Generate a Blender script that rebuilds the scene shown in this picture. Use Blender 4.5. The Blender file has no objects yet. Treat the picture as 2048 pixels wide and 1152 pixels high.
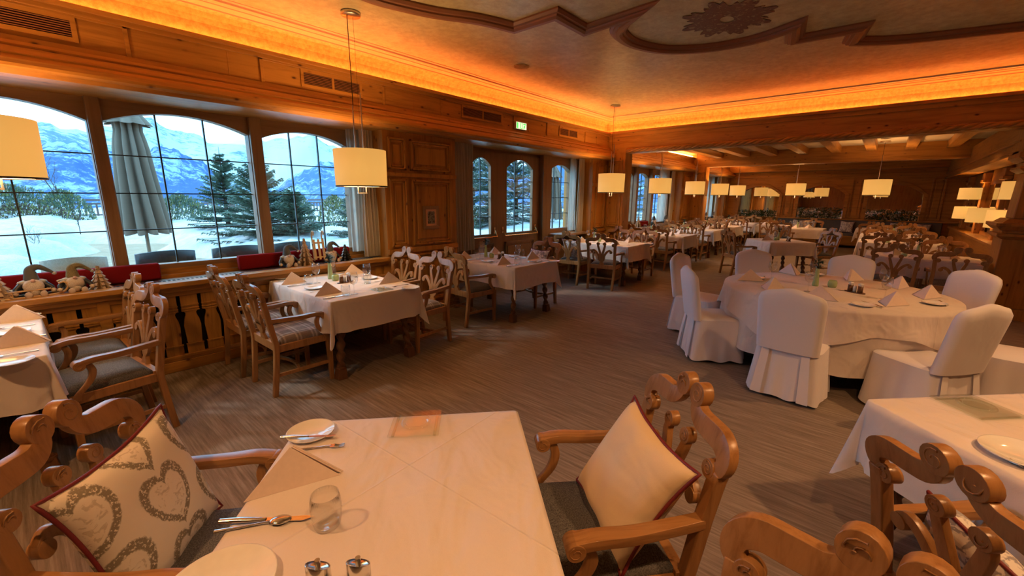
SKY=3.9; SUNE=1.2; LAMPK=2.3; SPOTE=62; EXPO=0.65
import bpy, bmesh, math, random
from mathutils import Matrix, Vector
R=math.radians; PI=math.pi
random.seed(7)
scn=bpy.context.scene
COL=scn.collection
# ---------------------------------------------------------------- camera
f_,pit,rol,yaw=842.730875,0.214034085,0.00769902437,0.713671506
cy,sy=math.cos(yaw),math.sin(yaw)
Fw=Vector((cy*math.cos(pit),sy*math.cos(pit),-math.sin(pit)))
r0=Vector((sy,-cy,0)); u0=r0.cross(Fw)
Rt=math.cos(rol)*r0+math.sin(rol)*u0; Up=-math.sin(rol)*r0+math.cos(rol)*u0
cam=bpy.data.cameras.new('camera'); co=bpy.data.objects.new('camera',cam); COL.objects.link(co)
cam.sensor_width=36; cam.lens=36*f_/2048; cam.clip_end=20000; cam.clip_start=.02
co.matrix_world=Matrix(((Rt.x,Up.x,-Fw.x,0),(Rt.y,Up.y,-Fw.y,0),(Rt.z,Up.z,-Fw.z,1.65),(0,0,0,1)))
scn.camera=co
# ---------------------------------------------------------------- node helpers
class NT:
    def __init__(s,name):
        s.m=bpy.data.materials.new(name); s.m.use_nodes=True; s.t=s.m.node_tree; s.t.nodes.clear()
        s.out=s.n('ShaderNodeOutputMaterial')
    def n(s,ty,**kw):
        nd=s.t.nodes.new(ty)
        for k,v in kw.items():
            if k.startswith('i_'):
                nd.inputs[k[2:].replace('_',' ')].default_value=v
            else: setattr(nd,k,v)
        return nd
    def l(s,a,b): s.t.links.new(a,b)
    def math(s,op,a,b=None,c=None,clamp=False):
        nd=s.n('ShaderNodeMath',operation=op); nd.use_clamp=clamp
        for i,v in enumerate((a,b,c)):
            if v is None: continue
            if isinstance(v,(int,float)): nd.inputs[i].default_value=v
            else: s.l(v,nd.inputs[i])
        return nd.outputs[0]
    def coord(s,scale=(1,1,1),rot=(0,0,0),loc=(0,0,0),kind='Object'):
        tc=s.n('ShaderNodeTexCoord'); mp=s.n('ShaderNodeMapping')
        mp.inputs['Scale'].default_value=scale; mp.inputs['Rotation'].default_value=rot; mp.inputs['Location'].default_value=loc
        s.l(tc.outputs[kind],mp.inputs['Vector']); return mp.outputs[0]
    def noise(s,vec,scale=5,detail=3,rough=.5,dist=0):
        nd=s.n('ShaderNodeTexNoise'); nd.inputs['Scale'].default_value=scale; nd.inputs['Detail'].default_value=detail
        nd.inputs['Roughness'].default_value=rough; nd.inputs['Distortion'].default_value=dist
        s.l(vec,nd.inputs['Vector']); return nd.outputs['Fac']
    def ramp(s,fac,stops):
        nd=s.n('ShaderNodeValToRGB'); e=nd.color_ramp.elements
        while len(e)<len(stops): e.new(.5)
        for k,(p,c) in enumerate(stops):
            e[k].position=p; e[k].color=(c[0],c[1],c[2],1) if not isinstance(c,(int,float)) else (c,c,c,1)
        s.l(fac,nd.inputs[0]); return nd.outputs[0]
    def mix(s,fac,a,b,mode='MIX'):
        nd=s.n('ShaderNodeMix',data_type='RGBA',blend_type=mode)
        for i,v in ((0,fac),(6,a),(7,b)):
            if isinstance(v,(int,float)): nd.inputs[i].default_value=v
            elif isinstance(v,tuple): nd.inputs[i].default_value=(*v,1)
            else: s.l(v,nd.inputs[i])
        return nd.outputs[2]
    def bsdf(s,col,rough=.5,metal=0,spec=.5,bump=None,bstr=.2,bdist=.01,**kw):
        b=s.n('ShaderNodeBsdfPrincipled')
        if isinstance(col,tuple): b.inputs['Base Color'].default_value=(*col,1)
        else: s.l(col,b.inputs['Base Color'])
        if isinstance(rough,(int,float)): b.inputs['Roughness'].default_value=rough
        else: s.l(rough,b.inputs['Roughness'])
        b.inputs['Metallic'].default_value=metal
        b.inputs['Specular IOR Level'].default_value=spec
        for k,v in kw.items(): b.inputs[k.replace('_',' ')].default_value=v
        if bump is not None:
            bp=s.n('ShaderNodeBump'); bp.inputs['Strength'].default_value=bstr; bp.inputs['Distance'].default_value=bdist
            s.l(bump,bp.inputs['Height']); s.l(bp.outputs[0],b.inputs['Normal'])
        s.l(b.outputs[0],s.out.inputs[0]); return b
def plain(name,col,rough=.5,metal=0,spec=.5,nz=.08,sc=30,**kw):
    t=NT(name); v=t.coord(); n=t.noise(v,sc,3)
    c=t.mix(n,tuple(x*(1-nz) for x in col),tuple(min(1,x*(1+nz)) for x in col))
    t.bsdf(c,rough,metal,spec,**kw); return t.m
def wood(name,c1,c2,axis='x',rough=.38,knots=True,knotcol=(.09,.025,.008),sc=1.0,spec=.4):
    t=NT(name); st={'x':(.35,5,5),'y':(5,.35,5),'z':(5,5,.35)}[axis]
    v=t.coord(tuple(k*sc for k in st)); n=t.noise(v,3.2,6,.62,.6)
    fine=t.noise(t.coord(tuple((k*9 if k>1 else k*3) for k in st)),5,3,.6)
    c=t.ramp(n,[(.30,c2),(.52,c1),(.75,tuple(x*1.12 for x in c1))])
    c=t.mix(t.math('MULTIPLY',fine,.35),c,tuple(x*.55 for x in c1))
    broad=t.noise(t.coord((.6,.6,.6)),1.3,2)
    c=t.mix(t.math('MULTIPLY',broad,.35),c,tuple(x*.7 for x in c2))
    if knots:
        ks={'x':(1.3,2.6,2.6),'y':(2.6,1.3,2.6),'z':(2.6,2.6,1.3)}[axis]
        w=t.coord(tuple(k*sc*1.1 for k in ks))
        vo=t.n('ShaderNodeTexVoronoi',feature='F1'); vo.inputs['Scale'].default_value=3.0; t.l(w,vo.inputs['Vector'])
        k=t.ramp(vo.outputs['Distance'],[(.0,1.0),(.06,1.0),(.10,.35),(.17,0.0)])
        c=t.mix(k,c,knotcol)
    t.bsdf(c,rough,0,spec,bump=fine,bstr=.08,bdist=.004); return t.m
def emis(name,col,s):
    t=NT(name); e=t.n('ShaderNodeEmission'); e.inputs[0].default_value=(*col,1); e.inputs[1].default_value=s
    t.l(e.outputs[0],t.out.inputs[0]); return t.m
def glassm(name,tint=(1,1,1),refl=.0,rough=.0,f0=.04):
    t=NT(name); tr=t.n('ShaderNodeBsdfTransparent'); tr.inputs[0].default_value=(*tint,1)
    g=t.n('ShaderNodeBsdfGlossy'); g.inputs['Roughness'].default_value=rough
    ge=t.n('ShaderNodeNewGeometry'); vd=t.n('ShaderNodeVectorMath',operation='DOT_PRODUCT'); t.l(ge.outputs['Normal'],vd.inputs[0]); t.l(ge.outputs['Incoming'],vd.inputs[1])
    k=t.math('POWER',t.math('SUBTRACT',1.0,t.math('ABSOLUTE',vd.outputs['Value']),clamp=True),5.0)
    fac=t.math('ADD',t.math('MULTIPLY',k,1-f0),f0+refl,clamp=True)
    mx=t.n('ShaderNodeMixShader'); t.l(fac,mx.inputs[0])
    t.l(tr.outputs[0],mx.inputs[1]); t.l(g.outputs[0],mx.inputs[2]); t.l(mx.outputs[0],t.out.inputs[0]); return t.m
M={}
PINE=(.54,.25,.050); PINED=(.30,.12,.020)
M['pine_x']=wood('pine_boards_horizontal',PINE,PINED,'x')
M['pine_y']=wood('pine_boards_cross',PINE,PINED,'y')
M['pine_z']=wood('pine_boards_upright',PINE,PINED,'z')
M['frame']=wood('oiled_window_frame_wood',(.34,.20,.10),(.24,.13,.06),'z',rough=.42,knots=False)
M['frame_x']=wood('oiled_window_header_wood',(.33,.195,.10),(.24,.13,.06),'x',rough=.42,knots=False)
M['oak']=wood('satin_oak_chair_wood',(.43,.215,.080),(.26,.115,.036),'z',rough=.30,knots=False,sc=2.2,spec=.5)
M['oak_x']=wood('satin_oak_arm_wood',(.43,.215,.080),(.26,.115,.036),'x',rough=.26,knots=False,sc=2.2,spec=.5)
M['dkwood']=wood('brown_table_leg_wood',(.19,.085,.035),(.10,.04,.015),'z',rough=.35,knots=False,sc=2)
M['dark']=plain('dark_gap',(.025,.012,.006),.8)
M['moulding']=plain('painted_brown_moulding',(.25,.10,.045),.45,sc=8)
M['gold']=plain('painted_cove_moulding',(.80,.42,.24),.5,sc=8)
def ceil_mat():
    t=NT('mottled_ceiling_glaze'); v=t.coord((1,1,1)); a=t.noise(v,1.6,8,.75,1.1); b=t.noise(v,11,6,.75)
    c=t.ramp(a,[(.3,(.46,.38,.18)),(.55,(.62,.53,.28)),(.75,(.70,.61,.35))])
    c=t.mix(t.ramp(b,[(.40,0.0),(.62,.45)]),c,(.36,.23,.12)); t.bsdf(c,t.ramp(b,[(.3,.30),(.7,.46)]),0,.5,bump=b,bstr=.15,bdist=.01); return t.m
M['ceiling']=ceil_mat()
def cove_mat():
    t=NT('sponged_cove_plaster'); v=t.coord((1,1,1)); b=t.noise(v,22,6,.75); a=t.noise(v,2.0,3)
    c=t.ramp(b,[(.35,(.50,.30,.12)),(.6,(.72,.50,.25))]); c=t.mix(t.math('MULTIPLY',a,.3),c,(.45,.27,.12))
    t.bsdf(c,.7,0,.2,bump=b,bstr=.15,bdist=.006); return t.m
M['cove']=cove_mat()
M['plaster']=plain('cream_joist_plaster',(.55,.47,.34),.8,sc=6)
def carpet():
    t=NT('ribbed_brown_carpet'); v=t.coord((55,2.2,1)); a=t.noise(v,1,4,.7); v2=t.coord((1,1,1)); b=t.noise(v2,160,2); g=t.noise(v2,.7,3)
    c=t.ramp(a,[(.33,(.12,.095,.075)),(.5,(.235,.19,.155)),(.68,(.38,.33,.285))])
    c=t.mix(t.math('MULTIPLY',b,.5),c,(.27,.22,.18)); c=t.mix(t.math('MULTIPLY',g,.35),c,(.23,.165,.12))
    t.bsdf(c,.95,0,.1,bump=a,bstr=.5,bdist=.004); return t.m
M['carpet']=carpet()
def cloth(name,col,creases=True,bs=.75,bd=.028):
    t=NT(name); v=t.coord(); a=t.noise(v,3.6,3,.5,.5); b=t.noise(v,260,2)
    h=t.math('MULTIPLY',a,1.0)
    v3=t.coord((1.5,3.4,2),rot=(0,0,.6)); c3=t.noise(v3,2.0,2,.45,.7); h=t.math('ADD',h,t.math('MULTIPLY',c3,.9))
    if creases:
        sp=t.n('ShaderNodeSeparateXYZ'); t.l(v,sp.inputs[0])
        for sg,off in ((1,.12),(-1,.16)):
            d=t.math('ADD',sp.outputs[0],t.math('MULTIPLY',sp.outputs[1],sg)); 
            d=t.math('ABSOLUTE',t.math('SUBTRACT',d,off)); k=t.ramp(d,[(0,1.0),(.006,.0)])
            h=t.math('ADD',h,t.math('MULTIPLY',k,.06))
    h=t.math('ADD',h,t.math('MULTIPLY',b,.012))
    cc=t.mix(b,tuple(x*.94 for x in col),col)
    t.bsdf(cc,.85,0,.25,bump=h,bstr=bs,bdist=bd,Sheen_Weight=.15); return t.m
M['cloth']=cloth('white_table_linen',(.76,.68,.63),True,.9,.030)
M['napkin']=plain('folded_napkin_linen',(.80,.66,.58),.85,sc=60)
M['cover']=cloth('white_chair_cover_fabric',(.82,.79,.84),False,.45,.012)
M['china']=plain('white_china',(.82,.80,.76),.12,spec=.6)
M['steel']=plain('polished_cutlery_steel',(.72,.70,.67),.16,metal=1)
M['steel2']=plain('brushed_lamp_steel',(.62,.55,.46),.32,metal=1)
M['glass']=glassm('clear_drinking_glass',(.975,.98,.975),.03)
M['glassp']=glassm('pressed_glass_plate',(.95,.98,.955),.02,.06)
M['pane']=glassm('window_pane_glass',(.97,.99,.99),.0)
M['mirror']=plain('wall_mirror_silver',(.80,.78,.76),.02,metal=1,nz=.0)
M['lead']=plain('dark_lead_muntin',(.03,.045,.05),.4)
def tweed(name,c1,c2):
    t=NT(name); v=t.coord(); b=t.noise(v,220,3,.8); c=t.ramp(b,[(.35,c1),(.65,c2)]); t.bsdf(c,.95,0,.1,bump=b,bstr=.5,bdist=.003); return t.m
M['tweed']=tweed('grey_tweed_upholstery',(.05,.05,.055),(.20,.195,.195))
def plaid():
    t=NT('grey_plaid_upholstery'); v=t.coord(); b=t.noise(v,220,3,.8); sp=t.n('ShaderNodeSeparateXYZ'); t.l(v,sp.inputs[0])
    tot=None
    for o in (0,1):
        m=t.math('MODULO',t.math('ADD',sp.outputs[o],5.0),.13)
        k=t.ramp(m,[(.0,1.0),(.012,1.0),(.016,.0),(.028,.0),(.030,1.0),(.042,1.0),(.046,0)])
        tot=k if tot is None else t.math('ADD',tot,k)
    c=t.ramp(b,[(.35,(.16,.13,.125)),(.65,(.26,.22,.21))]); c=t.mix(t.math('MULTIPLY',tot,.5,clamp=True),c,(.50,.45,.43))
    t.bsdf(c,.95,0,.1,bump=b,bstr=.4,bdist=.003); return t.m
M['plaid']=plaid()
M['cushcream']=cloth('cream_linen_pillow',(.74,.58,.38),False,.6,.02)
M['piping']=plain('wine_red_piping',(.16,.012,.015),.6)
def hearts():
    t=NT('heart_wreath_pillow_print'); v=t.coord((1,1,1)); sp=t.n('ShaderNodeSeparateXYZ'); t.l(v,sp.inputs[0])
    nz=t.noise(v,75,3,.7); cellw=.215
    xx=t.math('ADD',sp.outputs[0],5*cellw+cellw*.45); col_=t.math('FLOOR',t.math('DIVIDE',xx,cellw))
    x=t.math('SUBTRACT',t.math('MODULO',xx,cellw),cellw/2)
    sh=t.math('MULTIPLY',t.math('MODULO',col_,2.0),cellw*.5)
    yy=t.math('ADD',t.math('ADD',sp.outputs[1],5*cellw),sh); y=t.math('SUBTRACT',t.math('MODULO',yy,cellw),cellw/2)
    s=12.6; X=t.math('MULTIPLY',x,s); Y=t.math('ADD',t.math('MULTIPLY',y,s),.25)
    nn=t.math('MULTIPLY',t.math('SUBTRACT',nz,.5),.22); X=t.math('ADD',X,nn); Y=t.math('ADD',Y,nn)
    x2=t.math('MULTIPLY',X,X); yq=t.math('SUBTRACT',Y,t.math('MULTIPLY',t.math('SQRT',t.math('ABSOLUTE',X)),.72)); h=t.math('SUBTRACT',t.math('SQRT',t.math('ADD',x2,t.math('MULTIPLY',yq,yq))),1)
    ring=t.ramp(t.math('ABSOLUTE',h),[(0,1.0),(.13,1.0),(.19,0.0)])
    leaf=t.ramp(t.noise(v,130,2,.6),[(.36,0.0),(.46,1.0)]); ring=t.math('MULTIPLY',ring,leaf)
    ins=t.math('LESS_THAN',h,-.30)
    mot=t.ramp(t.noise(v,34,3,.6,1.5),[(.52,0.0),(.58,1.0)]); ins=t.math('MULTIPLY',t.math('MULTIPLY',ins,mot),.45)
    c=t.mix(ins,(.74,.67,.56),(.36,.28,.19)); c=t.mix(t.math('MULTIPLY',ring,.85),c,(.17,.14,.09))
    w=t.noise(v,6,3); t.bsdf(c,.85,0,.2,bump=w,bstr=.5,bdist=.02); return t.m
M['hearts']=hearts()
def blotch(name,c1,c2,sc):
    t=NT(name); v=t.coord(); b=t.noise(v,sc,3,.6,1.0); c=t.ramp(b,[(.48,c1),(.54,c2)]); t.bsdf(c,.9,0,.15); return t.m
M['print']=blotch('blue_sketch_print_pillow',(.74,.70,.68),(.32,.30,.33),26)
def curtain():
    t=NT('linen_curtain_fabric'); v=t.coord(); b=t.noise(v,120,2); c=t.mix(b,(.46,.39,.30),(.60,.52,.41)); t.bsdf(c,.9,0,.1); return t.m
M['curtain']=curtain()
def sheer():
    t=NT('sheer_curtain_fabric'); d=t.n('ShaderNodeBsdfDiffuse'); d.inputs[0].default_value=(.75,.75,.70,1); tl=t.n('ShaderNodeBsdfTranslucent'); tl.inputs[0].default_value=(.75,.76,.68,1)
    tr=t.n('ShaderNodeBsdfTransparent'); m1=t.n('ShaderNodeMixShader'); m2=t.n('ShaderNodeMixShader'); m1.inputs[0].default_value=.6; m2.inputs[0].default_value=.25
    t.l(d.outputs[0],m1.inputs[1]); t.l(tl.outputs[0],m1.inputs[2]); t.l(m1.outputs[0],m2.inputs[1]); t.l(tr.outputs[0],m2.inputs[2]); t.l(m2.outputs[0],t.out.inputs[0]); return t.m
M['sheer']=sheer()
M['red']=plain('red_felt_cushion',(.23,.008,.012),.9,spec=.15,sc=120)
M['shade']=None
def shade():
    t=NT('glowing_fabric_lamp_shade'); v=t.coord(); b=t.noise(v,2.5,2); e=t.n('ShaderNodeEmission'); c=t.mix(b,(1.0,.44,.085),(1.0,.52,.13)); t.l(c,e.inputs[0]); e.inputs[1].default_value=.40
    d=t.n('ShaderNodeBsdfDiffuse'); d.inputs[0].default_value=(.40,.30,.18,1); tl=t.n('ShaderNodeBsdfTranslucent'); tl.inputs[0].default_value=(.055,.062,.050,1); a2=t.n('ShaderNodeAddShader'); t.l(d.outputs[0],a2.inputs[0]); t.l(tl.outputs[0],a2.inputs[1]); a=t.n('ShaderNodeAddShader'); t.l(e.outputs[0],a.inputs[0]); t.l(a2.outputs[0],a.inputs[1]); t.l(a.outputs[0],t.out.inputs[0]); return t.m
M['shade']=shade()
M['diffuser']=emis('lit_lamp_diffuser',(1.0,.58,.24),9)
M['led']=emis('warm_led_strip',(1.0,.27,.045),34)
M['ledw']=emis('warm_led_strip_far',(1.0,.34,.06),42)
M['spot']=emis('lit_spot_glass',(1.0,.78,.45),18)
M['green']=plain('pale_green_glaze',(.42,.55,.27),.25)
M['sprig']=plain('dark_green_sprig',(.02,.05,.025),.7)
M['fir']=plain('fir_sprig_green',(.03,.08,.03),.7)
M['exit']=emis('exit_sign_green',(.12,.75,.12),.9)
M['exitw']=emis('exit_sign_white',(.9,1,.55),.9)
M['whiteplastic']=plain('white_plastic',(.75,.72,.62),.4)
M['photo']=blotch('small_framed_print',(.30,.27,.24),(.07,.05,.04),55)
M['blackfab']=plain('black_outdoor_cover',(.018,.02,.028),.45,sc=20)
M['fur']=tweed('white_fur_throw',(.35,.34,.30),(.62,.60,.55))
M['palew']=wood('pale_carved_wood',(.50,.36,.24),(.33,.21,.12),'z',knots=False,rough=.7,sc=3)
M['gnome_grey']=plain('grey_gnome_felt',(.10,.10,.10),.95)
M['gnome_beard']=tweed('cream_gnome_beard',(.42,.34,.27),(.72,.64,.56))
M['gnome_hat']=tweed('striped_gnome_hat',(.13,.11,.05),(.30,.25,.15))
M['skin']=plain('gnome_nose',(.62,.38,.30),.6)
M['blackw']=plain('black_painted_wood',(.02,.017,.015),.5)
M['pinkfoot']=plain('pink_grey_felt',(.50,.42,.38),.9)
M['umb']=plain('taupe_parasol_cloth',(.17,.12,.085),.85,sc=5)
M['pole']=wood('parasol_pole_wood',(.30,.20,.13),(.2,.12,.07),'z',knots=False)
# ---------------------------------------------------------------- geometry helpers
class MB:
    def __init__(s): s.v=[]; s.f=[]; s.mi=[]; s.sm=[]; s.T=Matrix.Identity(4)
    def add(s,vs,fs,mi=0,sm=False):
        o=len(s.v); s.v+=[tuple(s.T@Vector(p)) for p in vs]
        s.f+=[tuple(i+o for i in f) for f in fs]; s.mi+=[mi]*len(fs); s.sm+=[sm]*len(fs); return s
    def box(s,x0,y0,z0,x1,y1,z1,mi=0):
        return s.add([(x0,y0,z0),(x1,y0,z0),(x1,y1,z0),(x0,y1,z0),(x0,y0,z1),(x1,y0,z1),(x1,y1,z1),(x0,y1,z1)],
            [(0,3,2,1),(4,5,6,7),(0,1,5,4),(1,2,6,5),(2,3,7,6),(3,0,4,7)],mi)
    def prism(s,poly,a,b,ax='y',mi=0,sm=False):
        # poly: list of 2D points, extruded along ax from a to b
        def P(p,d): return {'y':(p[0],d,p[1]),'x':(d,p[0],p[1]),'z':(p[0],p[1],d)}[ax]
        n=len(poly); vs=[P(p,a) for p in poly]+[P(p,b) for p in poly]
        fs=[tuple(range(n)),tuple(range(2*n-1,n-1,-1))]; s.add(vs,fs,mi,False)
        s.add(vs,[(i,i+n,(i+1)%n+n,(i+1)%n) for i in range(n)],mi,sm); return s
    def lathe(s,prof,n=24,c=(0,0,0),mi=0,sm=True,sx=1,sy=1,a0=0,a1=2*PI):
        vs=[]; m=len(prof); full=abs(a1-a0-2*PI)<1e-6; k=n if full else n+1
        for i in range(k):
            a=a0+(a1-a0)*i/n
            for r,z in prof: vs.append((c[0]+r*math.cos(a)*sx,c[1]+r*math.sin(a)*sy,c[2]+z))
        fs=[]
        for i in range(n):
            j=(i+1)%k
            for q in range(m-1): fs.append((i*m+q,j*m+q,j*m+q+1,i*m+q+1))
        s.add(vs,fs,mi,sm); return s
    def tube(s,pts,r,n=8,mi=0,sm=True,cap=True,flat=None,up=None):
        pts=[Vector(p) for p in pts]; m=len(pts); rr=r if isinstance(r,(list,tuple)) else [r]*m
        ft=flat or 1.0; vs=[]; pu=Vector(up) if up else None
        for i,p in enumerate(pts):
            d=(pts[min(i+1,m-1)]-pts[max(i-1,0)]).normalized()
            if pu is None: pu=Vector((0,0,1)) if abs(d.z)<.9 else Vector((1,0,0))
            a=d.cross(pu); 
            if a.length<1e-5: a=d.cross(Vector((0,1,.1)))
            a.normalize(); b=a.cross(d).normalized()
            if up is None: pu=b
            for k in range(n):
                t=2*PI*k/n+PI/n; vs.append(tuple(p+(a*math.cos(t)+b*math.sin(t)*ft)*rr[i]))
        fs=[(i*n+k,i*n+(k+1)%n,(i+1)*n+(k+1)%n,(i+1)*n+k) for i in range(m-1) for k in range(n)]
        s.add(vs,fs,mi,sm)
        if cap: s.add(vs,[tuple(range(n-1,-1,-1)),tuple((m-1)*n+k for k in range(n))],mi,False)
        return s
    def bar(s,a,b,w,h,mi=0):
        # square bar between two points, w across, h the other way; ends may differ (tuples)
        w=w if isinstance(w,tuple) else (w,w); h=h if isinstance(h,tuple) else (h,h)
        a=Vector(a); b=Vector(b); d=(b-a).normalized(); up=Vector((0,0,1)) if abs(d.z)<.8 else Vector((1,0,0))
        x=d.cross(up).normalized(); y=x.cross(d).normalized(); vs=[]
        for p,ww,hh in ((a,w[0],h[0]),(b,w[1],h[1])):
            for i,j in ((-1,-1),(1,-1),(1,1),(-1,1)): vs.append(tuple(p+x*i*ww/2+y*j*hh/2))
        s.add(vs,[(0,1,2,3),(7,6,5,4),(0,4,5,1),(1,5,6,2),(2,6,7,3),(3,7,4,0)],mi); return s
    def ell(s,c,r,n=16,m=10,mi=0,sq=1.0):
        prof=[]
        for i in range(m+1):
            t=-PI/2+PI*i/m; prof.append((max(1e-4,r[0]*math.cos(t)),r[2]*math.sin(t)))
        return s.lathe(prof,n,c,mi,True,1,r[1]/r[0])
    def build(s,name,mats,parent=None,bevel=0,seg=2,loc=None,rot=None,ang=35,merge=False):
        me=bpy.data.meshes.new(name); me.from_pydata(s.v,[],s.f)
        mats=mats if isinstance(mats,(list,tuple)) else [mats]
        for m in mats: me.materials.append(M[m] if isinstance(m,str) else m)
        me.polygons.foreach_set('material_index',s.mi); me.polygons.foreach_set('use_smooth',s.sm)
        bm=bmesh.new(); bm.from_mesh(me)
        if merge: bmesh.ops.remove_doubles(bm,verts=bm.verts,dist=1e-5)
        bmesh.ops.recalc_face_normals(bm,faces=bm.faces)
        if bevel:
            bmesh.ops.remove_doubles(bm,verts=bm.verts,dist=1e-5)
            es=[e for e in bm.edges if len(e.link_faces)==2 and e.calc_face_angle(0)>R(ang)]
            if es: bmesh.ops.bevel(bm,geom=es,offset=bevel,segments=seg,affect='EDGES',clamp_overlap=True,profile=.6)
            for f in bm.faces: f.smooth=f.smooth or f.calc_area()<bevel*bevel*60
        bm.to_mesh(me); bm.free(); me.update()
        o=bpy.data.objects.new(name,me); COL.objects.link(o)
        if parent is not None: o.parent=parent
        if loc: o.location=loc
        if rot: o.rotation_euler=rot
        return o
def tag(o,label=None,cat=None,group=None,kind=None):
    if label: o['label']=label
    if cat: o['category']=cat
    if group: o['group']=group
    if kind: o['kind']=kind
    return o
def thing(name,label,cat,loc=(0,0,0),rz=0,group=None,kind=None):
    o=bpy.data.objects.new(name,None); COL.objects.link(o); o.location=loc; o.rotation_euler=(0,0,rz); o.empty_display_size=.1
    return tag(o,label,cat,group,kind)
def struct(o): o['kind']='structure'; return o
KIDS={}
def reg(o):
    KIDS[o.name]=[(c,[g for g in bpy.data.objects if g.parent==c]) for c in bpy.data.objects if c.parent==o]; return o
def dup(root,loc,rz,label,group=None):
    r=root.copy(); COL.objects.link(r); r.location=loc; r.rotation_euler=(0,0,rz); r['label']=label
    if group: r['group']=group
    elif 'group' in r.keys(): del r['group']
    for c,gs in KIDS.get(root.name,[]):
        d=c.copy(); COL.objects.link(d); d.parent=r
        for g in gs:
            e=g.copy(); COL.objects.link(e); e.parent=d
    return r
USED={}
def place(proto,loc,rz,label,group=None):
    "first use moves the prototype itself, later uses copy it"
    if proto.name not in USED:
        USED[proto.name]=1; reg(proto); proto['_l']=1; del proto['_l']
        proto.location=loc; proto.rotation_euler=(0,0,rz); proto['label']=label
        if group: proto['group']=group
        return proto
    return dup(proto,loc,rz,label,group)
def sweep(mb,path,prof,closed=True,mi=0,sm=False):
    "sweep a (offset,z) profile along a flat 2D path with mitred corners"
    n=len(path); k=len(prof); vs=[]; P=[Vector(p) for p in path]
    for i in range(n):
        a=P[i]-P[i-1] if (closed or i>0) else P[1]-P[0]
        b=P[(i+1)%n]-P[i] if (closed or i<n-1) else P[n-1]-P[n-2]
        a=a.normalized(); b=b.normalized(); na=Vector((-a.y,a.x)); nb=Vector((-b.y,b.x)); nn=(na+nb)
        if nn.length<1e-3: nn=na
        nn.normalize(); sc=1/max(.35,nn.dot(na))
        for o,z in prof: vs.append((P[i].x+nn.x*o*sc,P[i].y+nn.y*o*sc,z))
    fs=[]
    for i in range(n if closed else n-1):
        j=(i+1)%n
        for q in range(k-1): fs.append((i*k+q,j*k+q,j*k+q+1,i*k+q+1))
    mb.add(vs,fs,mi,sm); return mb
def catmull(pts,seg=6,closed=False):
    out=[]; n=len(pts); D=len(pts[0])
    for i in range(n if closed else n-1):
        p=[pts[(i+k)%n] if closed else pts[min(max(i+k,0),n-1)] for k in (-1,0,1,2)]
        for s_ in range(seg):
            t=s_/seg
            out.append(tuple(.5*((2*p[1][d])+(-p[0][d]+p[2][d])*t+(2*p[0][d]-5*p[1][d]+4*p[2][d]-p[3][d])*t*t+(-p[0][d]+3*p[1][d]-3*p[2][d]+p[3][d])*t**3) for d in range(D)))
    if not closed: out.append(tuple(pts[-1]))
    return out
# ---------------------------------------------------------------- world + sun
w=bpy.data.worlds.new('overcast_winter_sky'); scn.world=w; w.use_nodes=True; nt=w.node_tree; nt.nodes.clear()
wo=nt.nodes.new('ShaderNodeOutputWorld'); bg=nt.nodes.new('ShaderNodeBackground'); tc=nt.nodes.new('ShaderNodeTexCoord')
mp=nt.nodes.new('ShaderNodeMapping'); mp.inputs['Scale'].default_value=(2,2,9); nz=nt.nodes.new('ShaderNodeTexNoise'); nz.inputs['Scale'].default_value=1.6; nz.inputs['Detail'].default_value=4
rp=nt.nodes.new('ShaderNodeValToRGB'); e=rp.color_ramp.elements; e[0].position=.35; e[0].color=(.16,.42,.74,1); e[1].position=.68; e[1].color=(.36,.72,.98,1)
nt.links.new(tc.outputs['Generated'],mp.inputs[0]); nt.links.new(mp.outputs[0],nz.inputs['Vector']); nt.links.new(nz.outputs['Fac'],rp.inputs[0]); nt.links.new(rp.outputs[0],bg.inputs[0]); nt.links.new(bg.outputs[0],wo.inputs[0])
bg.inputs[1].default_value=SKY
sl=bpy.data.lights.new('winter_sun','SUN'); sl.energy=SUNE; sl.angle=R(6); sl.color=(1,.95,.88); so=bpy.data.objects.new('winter_sun',sl); COL.objects.link(so); so.rotation_euler=(R(52),0,R(215))
# ================================================================= OUTSIDE
def hnoise(x,y,s=1.0):
    return (math.sin(x*.9*s+1.3)+math.sin(y*1.1*s+.7*x*s)+.6*math.sin(x*2.3*s-y*1.7*s+2)+.35*math.sin(x*4.1*s+y*3.7*s))/3
def snow():
    t=NT('bright_snow'); v=t.coord(); a=t.noise(v,1.8,6,.65); b=t.noise(v,.35,3)
    c=t.ramp(a,[(.3,(.40,.43,.44)),(.6,(.56,.54,.52))]); t.bsdf(c,.75,0,.2,bump=a,bstr=.6,bdist=.25); return t.m
M['snow']=snow()
def paving():
    t=NT('tan_terrace_paving'); v=t.coord(); a=t.noise(v,2.5,6,.7); c=t.ramp(a,[(.3,(.27,.185,.11)),(.6,(.34,.245,.155)),(.74,(.46,.40,.33))]); t.bsdf(c,.8,0,.2,bump=a,bstr=.3); return t.m
M['paving']=paving()
mb=MB(); mb.box(-14,5.55,-.30,34,24,-.04); struct(mb.build('floor_terrace','paving'))
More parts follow.
